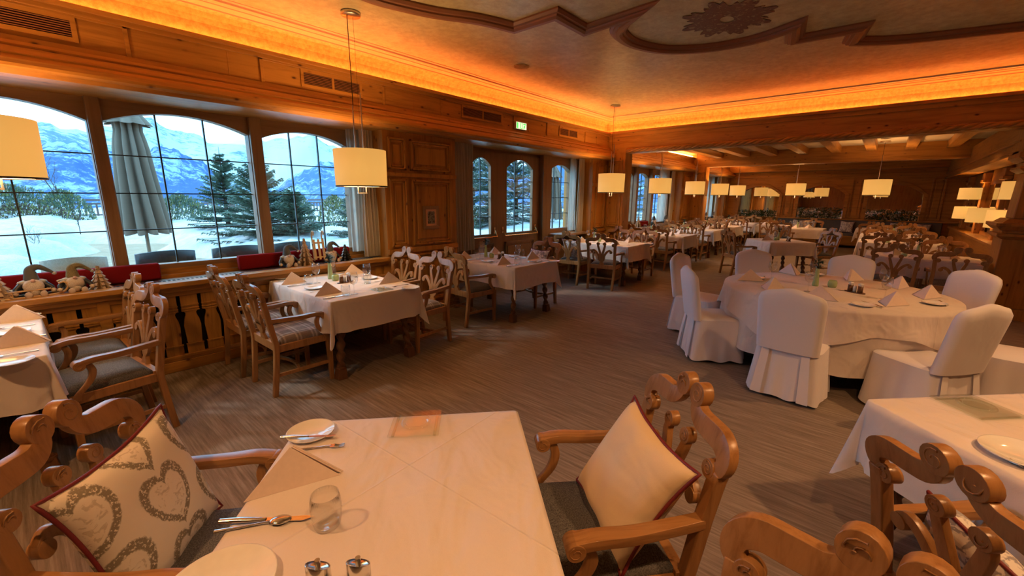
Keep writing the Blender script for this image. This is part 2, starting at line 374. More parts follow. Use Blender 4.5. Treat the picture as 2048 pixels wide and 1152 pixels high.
# snow terrain: rises beyond the terrace
def snowh(x,y):
    bank=.62*(1/(1+math.exp(-(y-19.6-1.0*math.sin(x*.8+.6)-.5*math.sin(x*1.9))*2.6)))
    left=.75/(1+math.exp((x-.15-.07*(y-9)+.35*math.sin(y*1.7))*4.5))*(1/(1+math.exp(-(y-7.4)*2.5)))
    right=.55/(1+math.exp(-(x-2.75-.03*(y-9)+.35*math.sin(y*1.3))*4.5))*(1/(1+math.exp(-(y-7.6)*2)))
    h=max(bank,left,right)
    return -.22+h*1.15+.16*hnoise(x,y,1.4)*min(1,h*2.2)+.05*hnoise(y*1.7,x*2.1,2.2)*min(1,h*2.2)+.03*(y-20)*(y>20)*.3
mb=MB(); nx,ny=150,84; xs=[-14+i*(48/(nx-1)) for i in range(nx)]; ys=[5.6+ (j/(ny-1))**1.5*34 for j in range(ny)]
mb.add([(x,y,snowh(x,y)) for y in ys for x in xs],[(j*nx+i,j*nx+i+1,(j+1)*nx+i+1,(j+1)*nx+i) for j in range(ny-1) for i in range(nx-1)],0,True)
o=mb.build('snow_bank','snow'); tag(o,'rolling snow covering the garden beyond the windows','snow',kind='stuff')
# mountains
def mtn(name,label,D,prof,base,c1,c2,thr,sc,seed,depth):
    t=NT(name+'_haze_blue_snow_and_forest'); v=t.coord((1,1,1.8)); a=t.noise(v,sc*2.4,9,.78,.5); b=t.noise(v,sc*.25,4)  # blue distance haze is put into the snow and forest colours
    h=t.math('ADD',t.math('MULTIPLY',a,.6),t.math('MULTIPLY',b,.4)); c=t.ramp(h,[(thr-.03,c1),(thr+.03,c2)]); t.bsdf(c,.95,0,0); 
    az0,az1=prof[0][0],prof[-1][0]; n=170; m=26; vs=[]; rnd=random.Random(seed)
    def top(az):
        for (a0,t0),(a1,t1) in zip(prof,prof[1:]):
            if a0<=az<=a1: k=(az-a0)/(a1-a0); k=k*k*(3-2*k)*.6+k*.4; return t0+(t1-t0)*k
        return prof[-1][1]
    ph=[rnd.random()*6 for _ in range(8)]
    for i in range(n):
        az=az0+(az1-az0)*i/(n-1)
        for j in range(m):
            q=j/(m-1); d=D*(1-depth*(1-q)); tt=top(az)
            jag=sum(math.sin(az*(1.7*2**k)+ph[k]+q*(2+k))/(1.6**k) for k in range(5))*.0035*(1 if q>.2 else q*5)
            z=1.65+D*((tt+jag)*q**1.15+base*(1-q))
            wob=1+.02*math.sin(az*.9+q*9+ph[6])
            vs.append((d*wob*math.cos(R(az)),d*wob*math.sin(R(az)),z))
    mb=MB(); mb.add(vs,[(i*m+j,(i+1)*m+j,(i+1)*m+j+1,i*m+j+1) for i in range(n-1) for j in range(m-1)],0,True)
    # a closed back so the range has thickness
    bk=[]; 
    for i in range(n):
        x,y,z=vs[i*m+m-1]; bk+= [(x,y,z),(x*1.25,y*1.25,1.65+D*base)]
    mb.add(bk,[(2*i,2*i+1,2*i+3,2*i+2) for i in range(n-1)],0,True)
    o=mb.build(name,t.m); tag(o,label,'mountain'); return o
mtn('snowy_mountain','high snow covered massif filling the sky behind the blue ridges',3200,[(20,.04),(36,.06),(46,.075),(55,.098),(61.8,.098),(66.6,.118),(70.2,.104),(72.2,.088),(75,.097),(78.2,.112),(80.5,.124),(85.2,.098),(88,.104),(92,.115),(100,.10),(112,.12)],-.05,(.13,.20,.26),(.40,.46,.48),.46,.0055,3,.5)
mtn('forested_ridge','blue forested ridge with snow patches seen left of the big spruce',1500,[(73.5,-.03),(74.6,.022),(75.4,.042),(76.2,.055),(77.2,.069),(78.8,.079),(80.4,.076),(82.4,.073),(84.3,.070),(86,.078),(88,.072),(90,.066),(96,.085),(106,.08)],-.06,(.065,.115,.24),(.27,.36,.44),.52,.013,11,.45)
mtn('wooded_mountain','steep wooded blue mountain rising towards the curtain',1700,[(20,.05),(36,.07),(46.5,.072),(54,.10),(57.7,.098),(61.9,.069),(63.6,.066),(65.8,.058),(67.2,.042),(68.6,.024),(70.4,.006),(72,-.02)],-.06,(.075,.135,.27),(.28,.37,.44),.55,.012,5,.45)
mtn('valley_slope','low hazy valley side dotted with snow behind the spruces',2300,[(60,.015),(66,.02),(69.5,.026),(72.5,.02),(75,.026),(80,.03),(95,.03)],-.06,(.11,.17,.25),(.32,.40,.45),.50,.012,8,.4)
# spruces
M['needle']=plain('spruce_needles',(.10,.15,.105),.8,nz=.35,sc=9)
M['needley']=plain('yellow_green_needles',(.20,.20,.06),.8,nz=.35,sc=9)
M['bark']=plain('bark',(.09,.06,.045),.9)
def spruce(name,label,x,y,z0,h,r,seed,dens=1.0,snowy=0):
    rnd=random.Random(seed); t=thing(name,label,'tree',(x,y,z0),0)
    tb=MB(); tb.tube([(0,0,0),(0,0,h*.5),(0,0,h)],[.03*h,.018*h,.006],7); tb.build('trunk','bark',t)
    fb=MB(); nl=int(h*7*dens)+6
    for L in range(nl):
        q=(L+rnd.random()*1.6)/(nl+1); z=h*(.06+.92*q); rr=r*(1-q)**.85+.05
        nb=int(7+5*(1-q))
        for b in range(nb):
            a=rnd.random()*2*PI; ln=rr*(.75+.4*rnd.random()); droop=ln*(.75*q-.22)*(.7+.6*rnd.random())
            ca,sa=math.cos(a),math.sin(a); steps=max(3,int(ln/.06))
            pts=[]
            for k in range(steps+1):
                u=k/steps; pts.append(Vector((ca*ln*u,sa*ln*u,z+droop*u*1.0+.16*ln*u*u)))
            side=Vector((-sa,ca,0))
            for k in range(steps):
                p,q2=pts[k],pts[k+1]; wdt=.075*(1-.55*k/steps)+.02
                mi=1 if (snowy and rnd.random()<snowy) else 0
                for sg in (-1,1):
                    tip=p.lerp(q2,.9)+side*sg*wdt*(1.2+rnd.random()*.6)+Vector((ca,sa,0))*wdt*.6+Vector((0,0,(rnd.random()-.6)*.05))
                    fb.add([tuple(p),tuple(q2),tuple(tip)],[(0,1,2)],mi)
                    tip2=tip-side*sg*wdt*.4+Vector((0,0,-.05*rnd.random()-.015)); fb.add([tuple(p),tuple(tip2),tuple(q2)],[(0,1,2)],0)
            fb.tube([tuple(pts[0]),tuple(pts[-1])],[.012,.004],3,0,cap=False)
    fb.tube([(0,0,h*.9),(0,0,h*1.06)],[.02,.006],4,0)
    fb.build('foliage',['needle','snow'],t)
spruce('spruce_tree','tall slim spruce left of the wide window post',5.05,18.4,.2,2.95,1.15,1)
spruce('spruce_tree','nearer bushy spruce straddling the second window post',4.75,14.1,.1,2.6,1.45,2,1.35)
spruce('spruce_tree','spruce half hidden by the right side of the second window post',5.3,13.1,.1,1.75,.95,3)
spruce('spruce_tree','snow laden spruce at the right edge of the third window',6.95,12.5,0,2.0,.9,4,1,.55)
for k,(x,y,h,r,s_,lb) in enumerate([(14.6,15.2,4.6,1.5,.75,'tall snowy conifer seen through the left glazed door'),(13.4,12.9,4.8,1.3,.8,'tall snowy conifer seen through the right glazed door'),(15.8,12.0,4.4,1.4,.8,'snow covered conifer seen beyond the window by the terrace doors'),(17.0,14.5,5.2,1.7,.7,'broad snowy conifer behind the terrace door trees'),(21.5,11.5,5,1.6,.6,'snowy conifer beyond the first windows of the far room'),(25,12.5,5,1.8,.5,'snowy conifer in the distance beyond the far room windows'),(11.6,12.8,1.5,.9,.1,'low green conifer seen through the left glazed door')]):
    spruce('conifer',lb,x,y,0,h,r,20+k,.8,s_)
def bush(label,x,y,z,rx,ry,rz,n,seed,mats=('needle','needley','snow'),wts=(.6,.3,.1)):
    rnd=random.Random(seed); mb=MB()
    for k in range(int(n*2.8)):
        a=rnd.random()*2*PI; u=rnd.random()**.5; t_=rnd.random()*PI/2; ca,sa=math.cos(a),math.sin(a)
        lump=1+.25*math.sin(3*a+seed)+.15*math.sin(7*a)
        p=Vector((rx*lump*math.cos(t_)*ca,ry*lump*math.cos(t_)*sa,rz*(math.sin(t_)*(.85+.3*rnd.random()))))
        d=Vector((ca*.4,sa*.4,1)).normalized(); s1=Vector((rnd.random()-.5,rnd.random()-.5,rnd.random()-.5)).normalized(); L=.045+.045*rnd.random()
        rr=rnd.random(); mi=0 if rr<wts[0] else (1 if rr<wts[0]+wts[1] else 2)
        q=p+d*L; e=s1.cross(d).normalized()*L*.32
        mb.add([tuple(p-e),tuple(p+e),tuple(q+e*.4),tuple(q-e*.4)],[(0,1,2,3)],mi)
    o=mb.build('pine_bush',list(mats)); o.location=(x,y,z); tag(o,label,'bush'); return o
bush('sprawling dwarf pine bush behind the cut-off lamp, far left',-.4,27.2,.45,1.5,1.0,1.35,2600,1)
bush('dwarf pine bush left of the wooden railing outside',1.25,26.2,.45,.75,.8,1.15,1600,2)
bush('tan dry bush below the left dwarf pines',-.1,25.2,.45,1.6,.6,.65,1300,3,('needley','bark','snow'),(.35,.5,.15))
bush('dwarf pine bush to the right of the closed parasol',4.55,22.9,.4,.95,.8,1.05,1800,4)
bush('brown bush with a snow cap beside the closed parasol',3.5,22.6,.4,.5,.5,.85,900,5,('bark','needley','snow'),(.6,.25,.15))
bush('green bush in the third window left of the railing post',7.9,19.3,.3,.75,.7,1.25,1700,6,wts=(.45,.25,.3))
bush('yellow green bush in the third window right of the railing post',8.95,17.9,.3,.6,.6,1.15,1400,7,wts=(.2,.6,.2))
bush('snow dusted bush seen low through the left glazed door',12.4,13.4,.1,.9,.6,1.0,1200,8,('needley','bark','snow'),(.5,.25,.25))
bush('small pine seedling beside the terrace path',1.95,9.6,-.1,.13,.13,.42,120,9,wts=(.3,.6,.1))
# bare birch and shrubs
def bare(name,label,x,y,z,h,seed,sp=.5,th=.02,cat='tree',lev=4):
    rnd=random.Random(seed); mb=MB()
    def br(p,d,L,r,k):
        q=p+d*L; mb.tube([tuple(p),tuple(q)],[r,r*.65],5 if k>1 else 3,cap=False)
        if k==0: return
        for i in range(3 if k>1 else 4):
            d2=(d+Vector((rnd.uniform(-1,1),rnd.uniform(-1,1),rnd.uniform(-.2,.5)))*sp).normalized(); br(p+d*L*rnd.uniform(.45,1),d2,L*rnd.uniform(.5,.75),r*.55,k-1)
    br(Vector((0,0,0)),Vector((0,0,1)),h*.5,th,lev); o=mb.build(name,'bark'); o.location=(x,y,z); tag(o,label,cat)
bare('bare_tree','leafless birch rising left of the first window post',1.15,26,.5,2.9,4,.55,.03)
bare('bare_shrub','leafless twiggy shrub poking out of the snow, leftmost window',.18,13.2,.2,.75,9,.7,.012,'shrub')
bare('bare_shrub','smaller leafless shrub in the snow beside the railing',1.05,17.2,.5,.5,12,.6,.012,'shrub',3)
# fence
M['fence']=plain('weathered_fence_timber',(.13,.085,.075),.8)
fn=thing('garden_railing','long brown wooden railing along the edge of the snowy garden','fence',(0,28,0))
mb=MB(); mb.box(-9,0,1.29,24,.10,1.38); mb.box(-9,.03,1.12,24,.07,1.20); mb.box(-9,.03,.62,24,.07,.68); mb.build('rail','fence',fn)
mb=MB(); 
for i in range(165):
    x=-9+i*.2; mb.box(x,.02,.6,x+.07,.06,1.16)
mb.build('pickets','fence',fn)['kind']='stuff'
for i in range(9):
    x=-6.9+i*3.7; mb=MB(); mb.box(x,-.05,.2,x+.22,.13,1.36); mb.build('post','fence',fn)
# closed parasol
def parasol(label,x,y,z0,zt,zb,r,seed):
    p=thing('closed_parasol',label,'parasol',(x,y,z0))
    mb=MB(); mb.lathe([(.001,0),(.30,0),(.30,.06),(.05,.09),(.04,.3),(.001,.3)],20); mb.build('base','blackfab',p)
    mb=MB(); mb.tube([(0,0,.05),(0,0,zt-.05)],.030,10); mb.build('pole','pole',p)
    mb=MB(); n=96; H=zt-zb; vs=[]; m=14
    for j in range(m+1):
        q=j/m; z=zt-.25-q*(H-.25); rad=r*(.56+.40*q**1.5)-(.10*r*math.exp(-((q-.13)/.09)**2))
        for i in range(n):
            a=2*PI*i/n; k=abs(math.sin(a*5.5+.6*math.sin(q*3+seed)))**.8; rr=rad*(.42+.62*k); zz=z-(.05*k if j==m else 0)
            vs.append((rr*math.cos(a),rr*math.sin(a),zz))
    mb.add(vs,[(j*n+i,j*n+(i+1)%n,(j+1)*n+(i+1)%n,(j+1)*n+i) for j in range(m) for i in range(n)],0,True)
    mb.build('canopy','umb',p)
    mb=MB(); vs=[]; 
    for j in range(5):
        q=j/4; z=zt-q*.42; rad=r*(.12+.72*q)
        for i in range(n):
            a=2*PI*i/n; k=abs(math.sin(a*4.5)); vs.append((rad*(.75+.3*k)*math.cos(a),rad*(.75+.3*k)*math.sin(a),z-.03*k*q))
    mb.add(vs,[(j*n+i,j*n+(i+1)%n,(j+1)*n+(i+1)%n,(j+1)*n+i) for j in range(4) for i in range(n)],0,True); mb.build('top_flap','umb',p)
    return p
parasol('large closed taupe parasol on the terrace behind the second window',1.53,10.6,-.04,3.35,.98,.42,1)
parasol('closed grey parasol behind the window right of the terrace doors',11.75,8.4,-.04,2.75,1.0,.36,3)
# terrace chairs (only backs show)
def tchair(label,x,y,w_,mat,thr=False):
    t=thing('terrace_chair',label,'chair',(x,y,-.04)); mb=MB(); n=14; vs=[]
    for j,(z,) in enumerate(((.40,),(.62,),(.90,),(1.045,))):
        for i in range(n+1):
            u=-1+2*i/n; dep=.10*(1-u*u)
            for s_ in (0,1): vs.append((u*w_/2,-dep-.04*j/3+s_*.05,z-.03*u*u*(j==3)))
    k=2*(n+1); fs=[]
    for j in range(3):
        for i in range(n):
            a=j*k+2*i; fs+=[(a,a+2,a+2+k,a+k),(a+1,a+1+k,a+3+k,a+3)]
        fs+=[(j*k,j*k+k,j*k+k+1,j*k+1),(j*k+2*n,j*k+2*n+1,j*k+2*n+1+k,j*k+2*n+k)]
    for i in range(n): a=3*k+2*i; fs.append((a,a+2,a+3,a+1))
    mb.add(vs,fs,0,True); mb.build('backrest',mat,t)
    mb=MB(); mb.box(-w_/2,0,.36,w_/2,.5,.46); mb.build('seat',mat,t,bevel=.02)
    for sx in (-1,1):
        for yy in (.03,.45):
            mb=MB(); mb.bar((sx*(w_/2-.04),yy,0),(sx*(w_/2-.04),yy,.38),.035,.035); mb.build('leg','blackfab',t)
tchair('terrace chair with white fur throw behind the leftmost window',.30,6.35,.50,'fur')
tchair('black terrace chair behind the left half of the second window',1.06,6.35,.56,'blackfab')
tchair('black terrace chair behind the right end of the second window',1.80,6.35,.56,'blackfab')
tchair('black terrace chair behind the third window',2.48,6.35,.52,'blackfab')
# ================================================================= ROOM SHELL
YW=4.84; YG=5.33; XB=8.85; XE=19.0; ZC=3.35
mb=MB(); mb.box(-5,-5,-.15,XE+.2,5.55,0); struct(mb.build('floor','carpet'))
mb=MB(); mb.box(-5,-5,ZC,8.78,4.82,ZC+.15); struct(mb.build('ceiling','ceiling'))
def panel_rect(mb,x0,x1,z0,z1,y,out=-1,d=.034,w_=.06,mi=0,ax='x'):
    "raised frame moulding round a recessed panel on a wall plane"
    def B(a0,a1,c0,c1,t0,t1):
        if ax=='x': mb.box(a0,min(y,y+out*t1) if t0==0 else y,c0,a1,max(y,y+out*t1),c1,mi)
        else: mb.box(min(y,y+out*t1),a0,c0,max(y,y+out*t1),a1,c1,mi)
    for t,wd,off in ((d,w_*.45,0),(d*.55,w_*.45,w_*.45)):
        B(x0+off,x1-off,z1-off-wd,z1-off,0,t); B(x0+off,x1-off,z0+off,z0+off+wd,0,t)
        B(x0+off,x0+off+wd,z0+off,z1-off,0,t); B(x1-off-wd,x1-off,z0+off,z1-off,0,t)
    o2=w_*1.35; B(x0+o2,x1-o2,z0+o2,z1-o2,0,d*.45)
def wall_section(name,x0,x1,cols,n):
    mb=MB(); mb.box(x0,YW,0,x1,YG+.25,2.5)
    for a,b in cols:
        panel_rect(mb,a,b,1.98,2.37,YW); panel_rect(mb,a,b,.98,1.86,YW); panel_rect(mb,a,b,.16,.86,YW)
    mb.box(x0,YW-.025,1.89,x1,YW,1.945); mb.box(x0,YW-.03,.885,x1,YW,.955); mb.box(x0,YW-.035,0,x1,YW,.12)
    return struct(mb.build(name,'pine_z',bevel=.006,seg=1))
wall_section('wall_left',3.10,4.30,[(3.16,3.42),(3.50,4.18)],1)
wall_section('wall_left',8.22,8.90,[(8.34,8.76)],2)
wall_section('wall_left',13.6,14.5,[(13.7,14.4)],3)
wall_section('wall_left',9.16,9.7,[(9.22,9.6)],3)
wall_section('wall_left',14.85,15.4,[(14.9,15.3)],3)
wall_section('wall_left',18.4,19.0,[(18.45,18.95)],3)
# posts and beams between the rooms
for n,x in ((1,8.85),(2,14.45)):
    mb=MB(); mb.box(x,4.42,0,x+.34,YW+.05,2.62); panel_rect(mb,4.47,4.80,1.0,2.45,x,-1,ax='y'); panel_rect(mb,4.47,4.80,.15,.9,x,-1,ax='y')
    struct(mb.build('wall_pilaster','pine_z',bevel=.006,seg=1))
# cross beam with cove above
mb=MB(); mb.box(XB,-5,2.60,XB+.04,5.4,3.03); mb.box(XB+.04,-5,2.60,XB+.36,5.4,2.90); mb.box(XB+.30,-5,2.90,XB+.36,5.4,3.03); mb.box(XB-.02,-5,2.93,XB,4.84,3.03); mb.box(XB-.045,-5,3.00,XB,4.84,3.05)
struct(mb.build('trim_1','pine_y',bevel=.006,seg=1))
# rope carving along the lower beam edge
def rope(name,a,b,r,pitch,mat):
    a=Vector(a); b=Vector(b); L=(b-a).length; d=(b-a)/L; n=int(L/pitch*6); mb=MB(); up=Vector((0,0,1)); sd=d.cross(up).normalized()
    for ph in (0,2*PI/3,4*PI/3):
        pts=[tuple(a+d*(L*i/n)+(sd*math.cos(2*PI*i/6/2+ph)+up*math.sin(2*PI*i/6/2+ph))*r*.45) for i in range(n+1)]
        mb.tube(pts,r*.62,5)
    return struct(mb.build(name,mat))
rope('trim_2',(XB-.012,-4.9,2.64),(XB-.012,4.40,2.64),.050,.20,'pine_y')
# frieze + cornice along the window wall: bay 1 (main room), bay 2, bay 3
def frieze(x0,x1,ztop,joints,vents,vlabels):
    mb=MB(); mb.box(x0,YW,2.45,x1,YW+.04,ztop); mb.box(x0,YW+.04,2.45,x1,YW+.16,2.89)
    mb.box(x0,YW-.03,ztop-.07,x1,YW,ztop-.03); mb.box(x0,YW-.06,ztop-.035,x1,YW,ztop)
    for j in joints: mb.box(j-.006,YW-.004,2.74,j+.006,YW,ztop-.08)
    for (v0,v1) in vents:
        mb.box(v0-.42,YW-.018,2.72,v0-.39,YW,2.96); mb.box(v1+.30,YW-.018,2.72,v1+.33,YW,2.96); mb.box(v0-.42,YW-.018,2.945,v1+.33,YW,2.965)
    struct(mb.build('wall_left_frieze','pine_x',bevel=.004,seg=1))
    prof=[(YW,2.74),(YW-.02,2.735),(YW-.03,2.70),(YW-.055,2.695),(YW-.075,2.67),(YW-.075,2.655),(YW-.10,2.645),(YW-.125,2.61),(YW-.14,2.60),(YW-.14,2.585),(YW-.175,2.555),(YW-.195,2.52),(YW-.195,2.50),(YW-.17,2.485),(YW-.15,2.487),(YW-.14,2.455),(YW-.06,2.45),(YW+.55,2.45)]
    mb=MB(); mb.add([(x,y,z) for x in (x0,x1) for y,z in prof],[(i,i+1,i+1+len(prof),i+len(prof)) for i in range(len(prof)-1)],0,False)
    mb.add([(x1,y,z) for y,z in prof]+[(x1,YW,2.45)],[tuple(range(len(prof)+1))]); mb.add([(x0,y,z) for y,z in prof]+[(x0,YW,2.45)],[tuple(range(len(prof)+1))])
    struct(mb.build('trim_3','pine_x'))
    for (v0,v1),lb in zip(vents,vlabels):
        v=thing('air_vent',lb,'vent',(v0,YW-.002,2.80),0)
        W=v1-v0; H=.115; mb=MB(); mb.box(-.03,-.014,-.03,W+.03,.0,0); mb.box(-.03,-.014,H,W+.03,0,H+.03); mb.box(-.03,-.014,0,0,0,H); mb.box(W,-.014,0,W+.03,0,H); mb.box(W/2-.012,-.014,0,W/2+.012,0,H); mb.build('frame','pine_x',v)
        mb=MB(); mb.box(0,-.001,0,W,0.001,H); mb.build('shade_backing','dark',v)  # near-black sheet stands in for the shade behind the louvres
        mb=MB(); 
        for k in range(7): z=.008+k*.016; mb.box(0,-.010,z,W,-.002,z+.006)
        mb.build('louvre','moulding',v)
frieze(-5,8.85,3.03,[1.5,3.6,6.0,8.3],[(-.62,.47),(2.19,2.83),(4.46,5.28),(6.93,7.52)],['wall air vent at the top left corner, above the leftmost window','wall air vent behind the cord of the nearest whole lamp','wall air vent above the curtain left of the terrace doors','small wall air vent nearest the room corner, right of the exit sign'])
# cove above frieze, with led strip behind the ledge
def cove(name,path,inner):
    mb=MB(); prof=[(0,2.93),(.0,3.20),(-.02,3.23),(-.05,3.245)]; sweep(mb,path,prof,False,0); mb2=MB()
    pr2=[(-.05,3.245),(-.07,3.245),(-.075,3.262),(-.105,3.268),(-.11,3.285),(-.14,3.29),(-.165,3.315),(-.17,3.335),(-.20,3.342),(-.205,3.36)]
    sweep(mb2,path,pr2,False,0); struct(mb.build(name,'cove')); return struct(mb2.build('trim_4','gold'))
# path runs so the offset (left normal) points outwards
CO=[(8.98,-5),(8.98,4.97),(-5,4.97)]
# left normal of +y direction is -x ; we want inward = negative offset -> reverse sign by walking the other way
mb=MB(); 
def cov(path):
    mb=MB(); sweep(mb,path,[(0,2.90),(0,3.19),(.02,3.235),(.06,3.27),(.10,3.288)],False,0); struct(mb.build('wall_cove','cove'))
    mb=MB(); sweep(mb,path,[(.10,3.288),(.115,3.284),(.120,3.296),(.190,3.308),(.195,3.316),(.245,3.324),(.252,3.340),(.285,3.344),(.295,3.36)],False,0); struct(mb.build('trim_5','gold'))
    mb=MB(); sweep(mb,path,[(-.02,2.94),(.145,2.94)],False,0); struct(mb.build('trim_6','cove'))
cov([(9.02,-5),(9.02,4.99),(-5,4.99)])
mb=MB(); mb.box(-5,YW+.07,2.995,8.9,YW+.09,3.012); ls=mb.build('led_strip','led'); tag(ls,'glowing warm light strip hidden behind the ledge above the windows','light strip')
mb=MB(); mb.box(XB+.085,-5,2.995,XB+.105,4.9,3.012); ls=mb.build('led_strip','led'); tag(ls,'glowing warm light strip hidden on top of the cross beam','light strip')
# scroll moulding on the ceiling
S1=catmull([(1.95,3.62),(2.28,3.64),(2.55,3.58),(2.87,3.46),(3.22,3.26),(3.62,3.13)],5)
S2=[(3.62,2.62),(4.14,2.62),(4.07,2.04)]
S3=catmull([(4.20,2.24),(4.40,2.38),(4.78,2.40),(5.22,2.20),(5.48,1.78),(5.52,1.32),(5.38,.95)],5)
S4=[(5.80,1.02),(5.83,.46),(6.24,.54)]
S5=catmull([(6.40,.34),(6.55,.05),(6.66,-.30),(6.82,-.85),(7.0,-1.5),(6.5,-2.1),(5.6,-2.3)],5)
S6=catmull([(3.6,-2.5),(2.2,-2.4),(1.1,-1.6),(.7,-.3),(.7,1.4),(.9,2.6),(1.4,3.4)],5)
path=S1+S2+S3+S4+S5+S6
mb=MB(); sweep(mb,path,[(-.11,3.352),(-.11,3.335),(-.09,3.315),(-.065,3.312),(-.06,3.298),(-.03,3.285),(.01,3.285),(.015,3.298),(.04,3.302),(.045,3.318),(.07,3.325),(.075,3.352)],True,0,False)
struct(mb.build('trim_7','moulding',merge=True))
# stencilled rosette, thin relief
mb=MB(); n=160; ri=[];ro=[]
for i in range(n):
    a=2*PI*i/n; r=.36+.055*math.cos(8*a)+.028*math.cos(24*a+1)+.012*math.sin(40*a)
    ro.append((r*math.cos(a),r*math.sin(a))); ri.append((.075*math.cos(a),.06*math.sin(a)))
vs=[(x,y,0) for x,y in ri]+[(x,y,0) for x,y in ro]+[(x,y,.004) for x,y in ro]
mb.add(vs,[(i,(i+1)%n,(i+1)%n+n,i+n) for i in range(n)]+[(i+n,(i+1)%n+n,(i+1)%n+2*n,i+2*n) for i in range(n)])
def ros():
    t=NT('stencilled_rosette_paint'); v=t.coord(); a=t.noise(v,17,3,.6,.5); b=t.noise(v,60,2); c=t.ramp(a,[(.38,(.36,.25,.13)),(.44,(.16,.06,.035)),(.62,(.20,.08,.045)),(.68,(.30,.18,.09))]); t.bsdf(c,.5); return t.m
M['rosette']=ros()
o=mb.build('ceiling_rosette','rosette'); o.location=(4.80,1.42,3.344); o.scale=(1.12,1.0,1); struct(o); tag(o,'brown stencilled rosette on the ceiling')
mb=MB(); mb.lathe([(.001,-.012),(.10,-.012),(.105,-.006),(.105,.0)],28); 
for k in range(5): mb.lathe([(.018+.017*k,-.016),(.024+.017*k,-.016)],28)
sp=mb.build('ceiling_speaker','cove'); sp.location=(4.70,3.93,3.349); tag(sp,'small round flush speaker grille in the ceiling near the cove','speaker')
# ------------------------------------------------ windows
def arch(x0,x1,zs,rise,n=16):
    out=[]
    for i in range(n+1):
        t=i/n; out.append((x0+(x1-x0)*t,zs+rise*math.sin(PI*t)**.8 if 0 else zs+rise*(1-(2*t-1)**2)))
    return out
def window(idx,x0,x1,zb,zs,rise,nv,hz,x0f,x1f,ztop=2.46,yf=YG,dm=.028):
    "one arched opening: header, sash, pane, lead bars"
    w_=thing('window_%d'%idx,None,None,(0,0,0)); struct(w_)
    mb=MB(); a=arch(x0,x1,zs,rise); poly=[(x0f,ztop)]+[(x0f,zs-.0)]+a+[(x1f,zs),(x1f,ztop)]
    # header as strips to keep faces convex
    for (p,q) in zip(a,a[1:]): mb.prism([(p[0],p[1]),(q[0],q[1]),(q[0],ztop),(p[0],ztop)],yf-.07,yf+.04)
    mb.box(x0f,yf-.07,zb,x0,yf+.04,ztop); mb.box(x1,yf-.07,zb,x1f,yf+.04,ztop)
    mb.box(x0f,yf-.07,zb-.12,x1f,yf+.04,zb)
    mb.build('window_frame',['frame_x'],w_,merge=True)
    g=MB(); ins=.012; pts=[(x0-ins,zb-ins),(x1+ins,zb-ins)]+[(p[0],p[1]+ins) for p in reversed(a)]
    g.prism(pts,yf+.015,yf+.019); g.build('window_glass','pane',w_)
    l=MB()
    def zt(x): t=(x-x0)/(x1-x0); return zs+rise*(1-(2*t-1)**2)
    for i in range(nv): x=x0+(x1-x0)*(i+1)/(nv+1); l.box(x-.006,yf+.005,zb,x+.006,yf+.03,zt(x))
    for z in hz: l.box(x0,yf+.006,z-.005,x1,yf+.029,z+.005)
    l.build('muntin','lead',w_); return w_
HZ=[1.31,1.65,1.99]
window(1,-1.75,-.62,.975,2.27,.10,2,HZ,-1.85,-.56)
window(2,-.50,.495,.975,2.26,.115,1,HZ,-.56,.55)
window(3,.60,1.735,.975,2.27,.12,2,HZ,.55,1.80)
window(4,1.86,2.84,.975,2.25,.11,2,HZ,1.80,3.12)
# posts between windows stand proud
mb=MB()
for x0,x1 in ((-.60,-.52),(.495,.60),(1.735,1.86)): mb.box(x0+.006,YG-.12,.86,x1-.006,YG+.05,2.46)
struct(mb.build('trim_8','frame',bevel=.006,seg=1))
mb=MB(); mb.box(-5,YG-.07,.88,-1.85,YG+.2,2.46); mb.box(-5,YG-.09,0,3.12,YG+.2,.90); mb.box(-5,YG-.085,.86,3.12,YG,.93); struct(mb.build('wall_left','pine_x'))
# terrace doors and the window beside them
def door(idx,x0,x1,px0,px1,zb,zs,rise,side,curx=None):
    d=thing('door_%d'%idx,None,None,(0,0,0)); struct(d); y=YG
    mb=MB(); a=arch(px0,px1,zs,rise)
    for (p,q) in zip(a,a[1:]): mb.prism([(p[0],p[1]),(q[0],q[1]),(q[0],2.40),(p[0],2.40)],y-.06,y)
    mb.box(x0,y-.06,.02,px0,y,2.40); mb.box(px1,y-.06,.02,x1,y,2.40); mb.box(px0,y-.06,.02,px1,y,zb)
    panel_rect(mb,px0-.06,px1+.06,.18,.82,y-.06)
    mb.build('door_leaf',['frame'],d,merge=True)
    g=MB(); g.prism([(px0-.01,zb-.01),(px1+.01,zb-.01)]+[(p[0],p[1]+.01) for p in reversed(a)],y-.03,y-.026); g.build('door_glass','pane',d)
    l=MB(); 
    def zt(x): t=(x-px0)/(px1-px0); return zs+rise*(1-(2*t-1)**2)
    nv=1 if px1-px0<.6 else 2
    for i in range(nv): x=px0+(px1-px0)*(i+1)/(nv+1); l.box(x-.006,y-.04,zb,x+.006,y-.015,zt(x))
    for z in (1.29,1.62,1.93): l.box(px0,y-.039,z-.005,px1,y-.016,z+.005)
    l.build('muntin','lead',d)
    h=MB(); zc=zb-.045; h.tube([(px0-.12,y-.14,zc),(px1+.08,y-.14,zc)],.013,8); h.tube([(px0-.12,y-.06,zc+.10),(px0-.12,y-.10,zc+.10),(px0-.12,y-.14,zc)],.011,8); h.tube([(px1+.08,y-.06,zc+.10),(px1+.08,y-.10,zc+.10),(px1+.08,y-.14,zc)],.011,8)
    h.box(px0-.14,y-.075,zc+.05,px0-.10,y-.055,zc+.16); h.box(px1+.06,y-.075,zc+.05,px1+.10,y-.055,zc+.16)
    M.setdefault('brass',plain('brass_push_bar',(.65,.42,.20),.25,metal=1)); h.build('push_bar','brass',d)
door(1,4.72,5.72,5.02,5.50,.985,2.16,.13,0)
door(2,5.72,6.90,5.92,6.68,.985,2.16,.155,1)
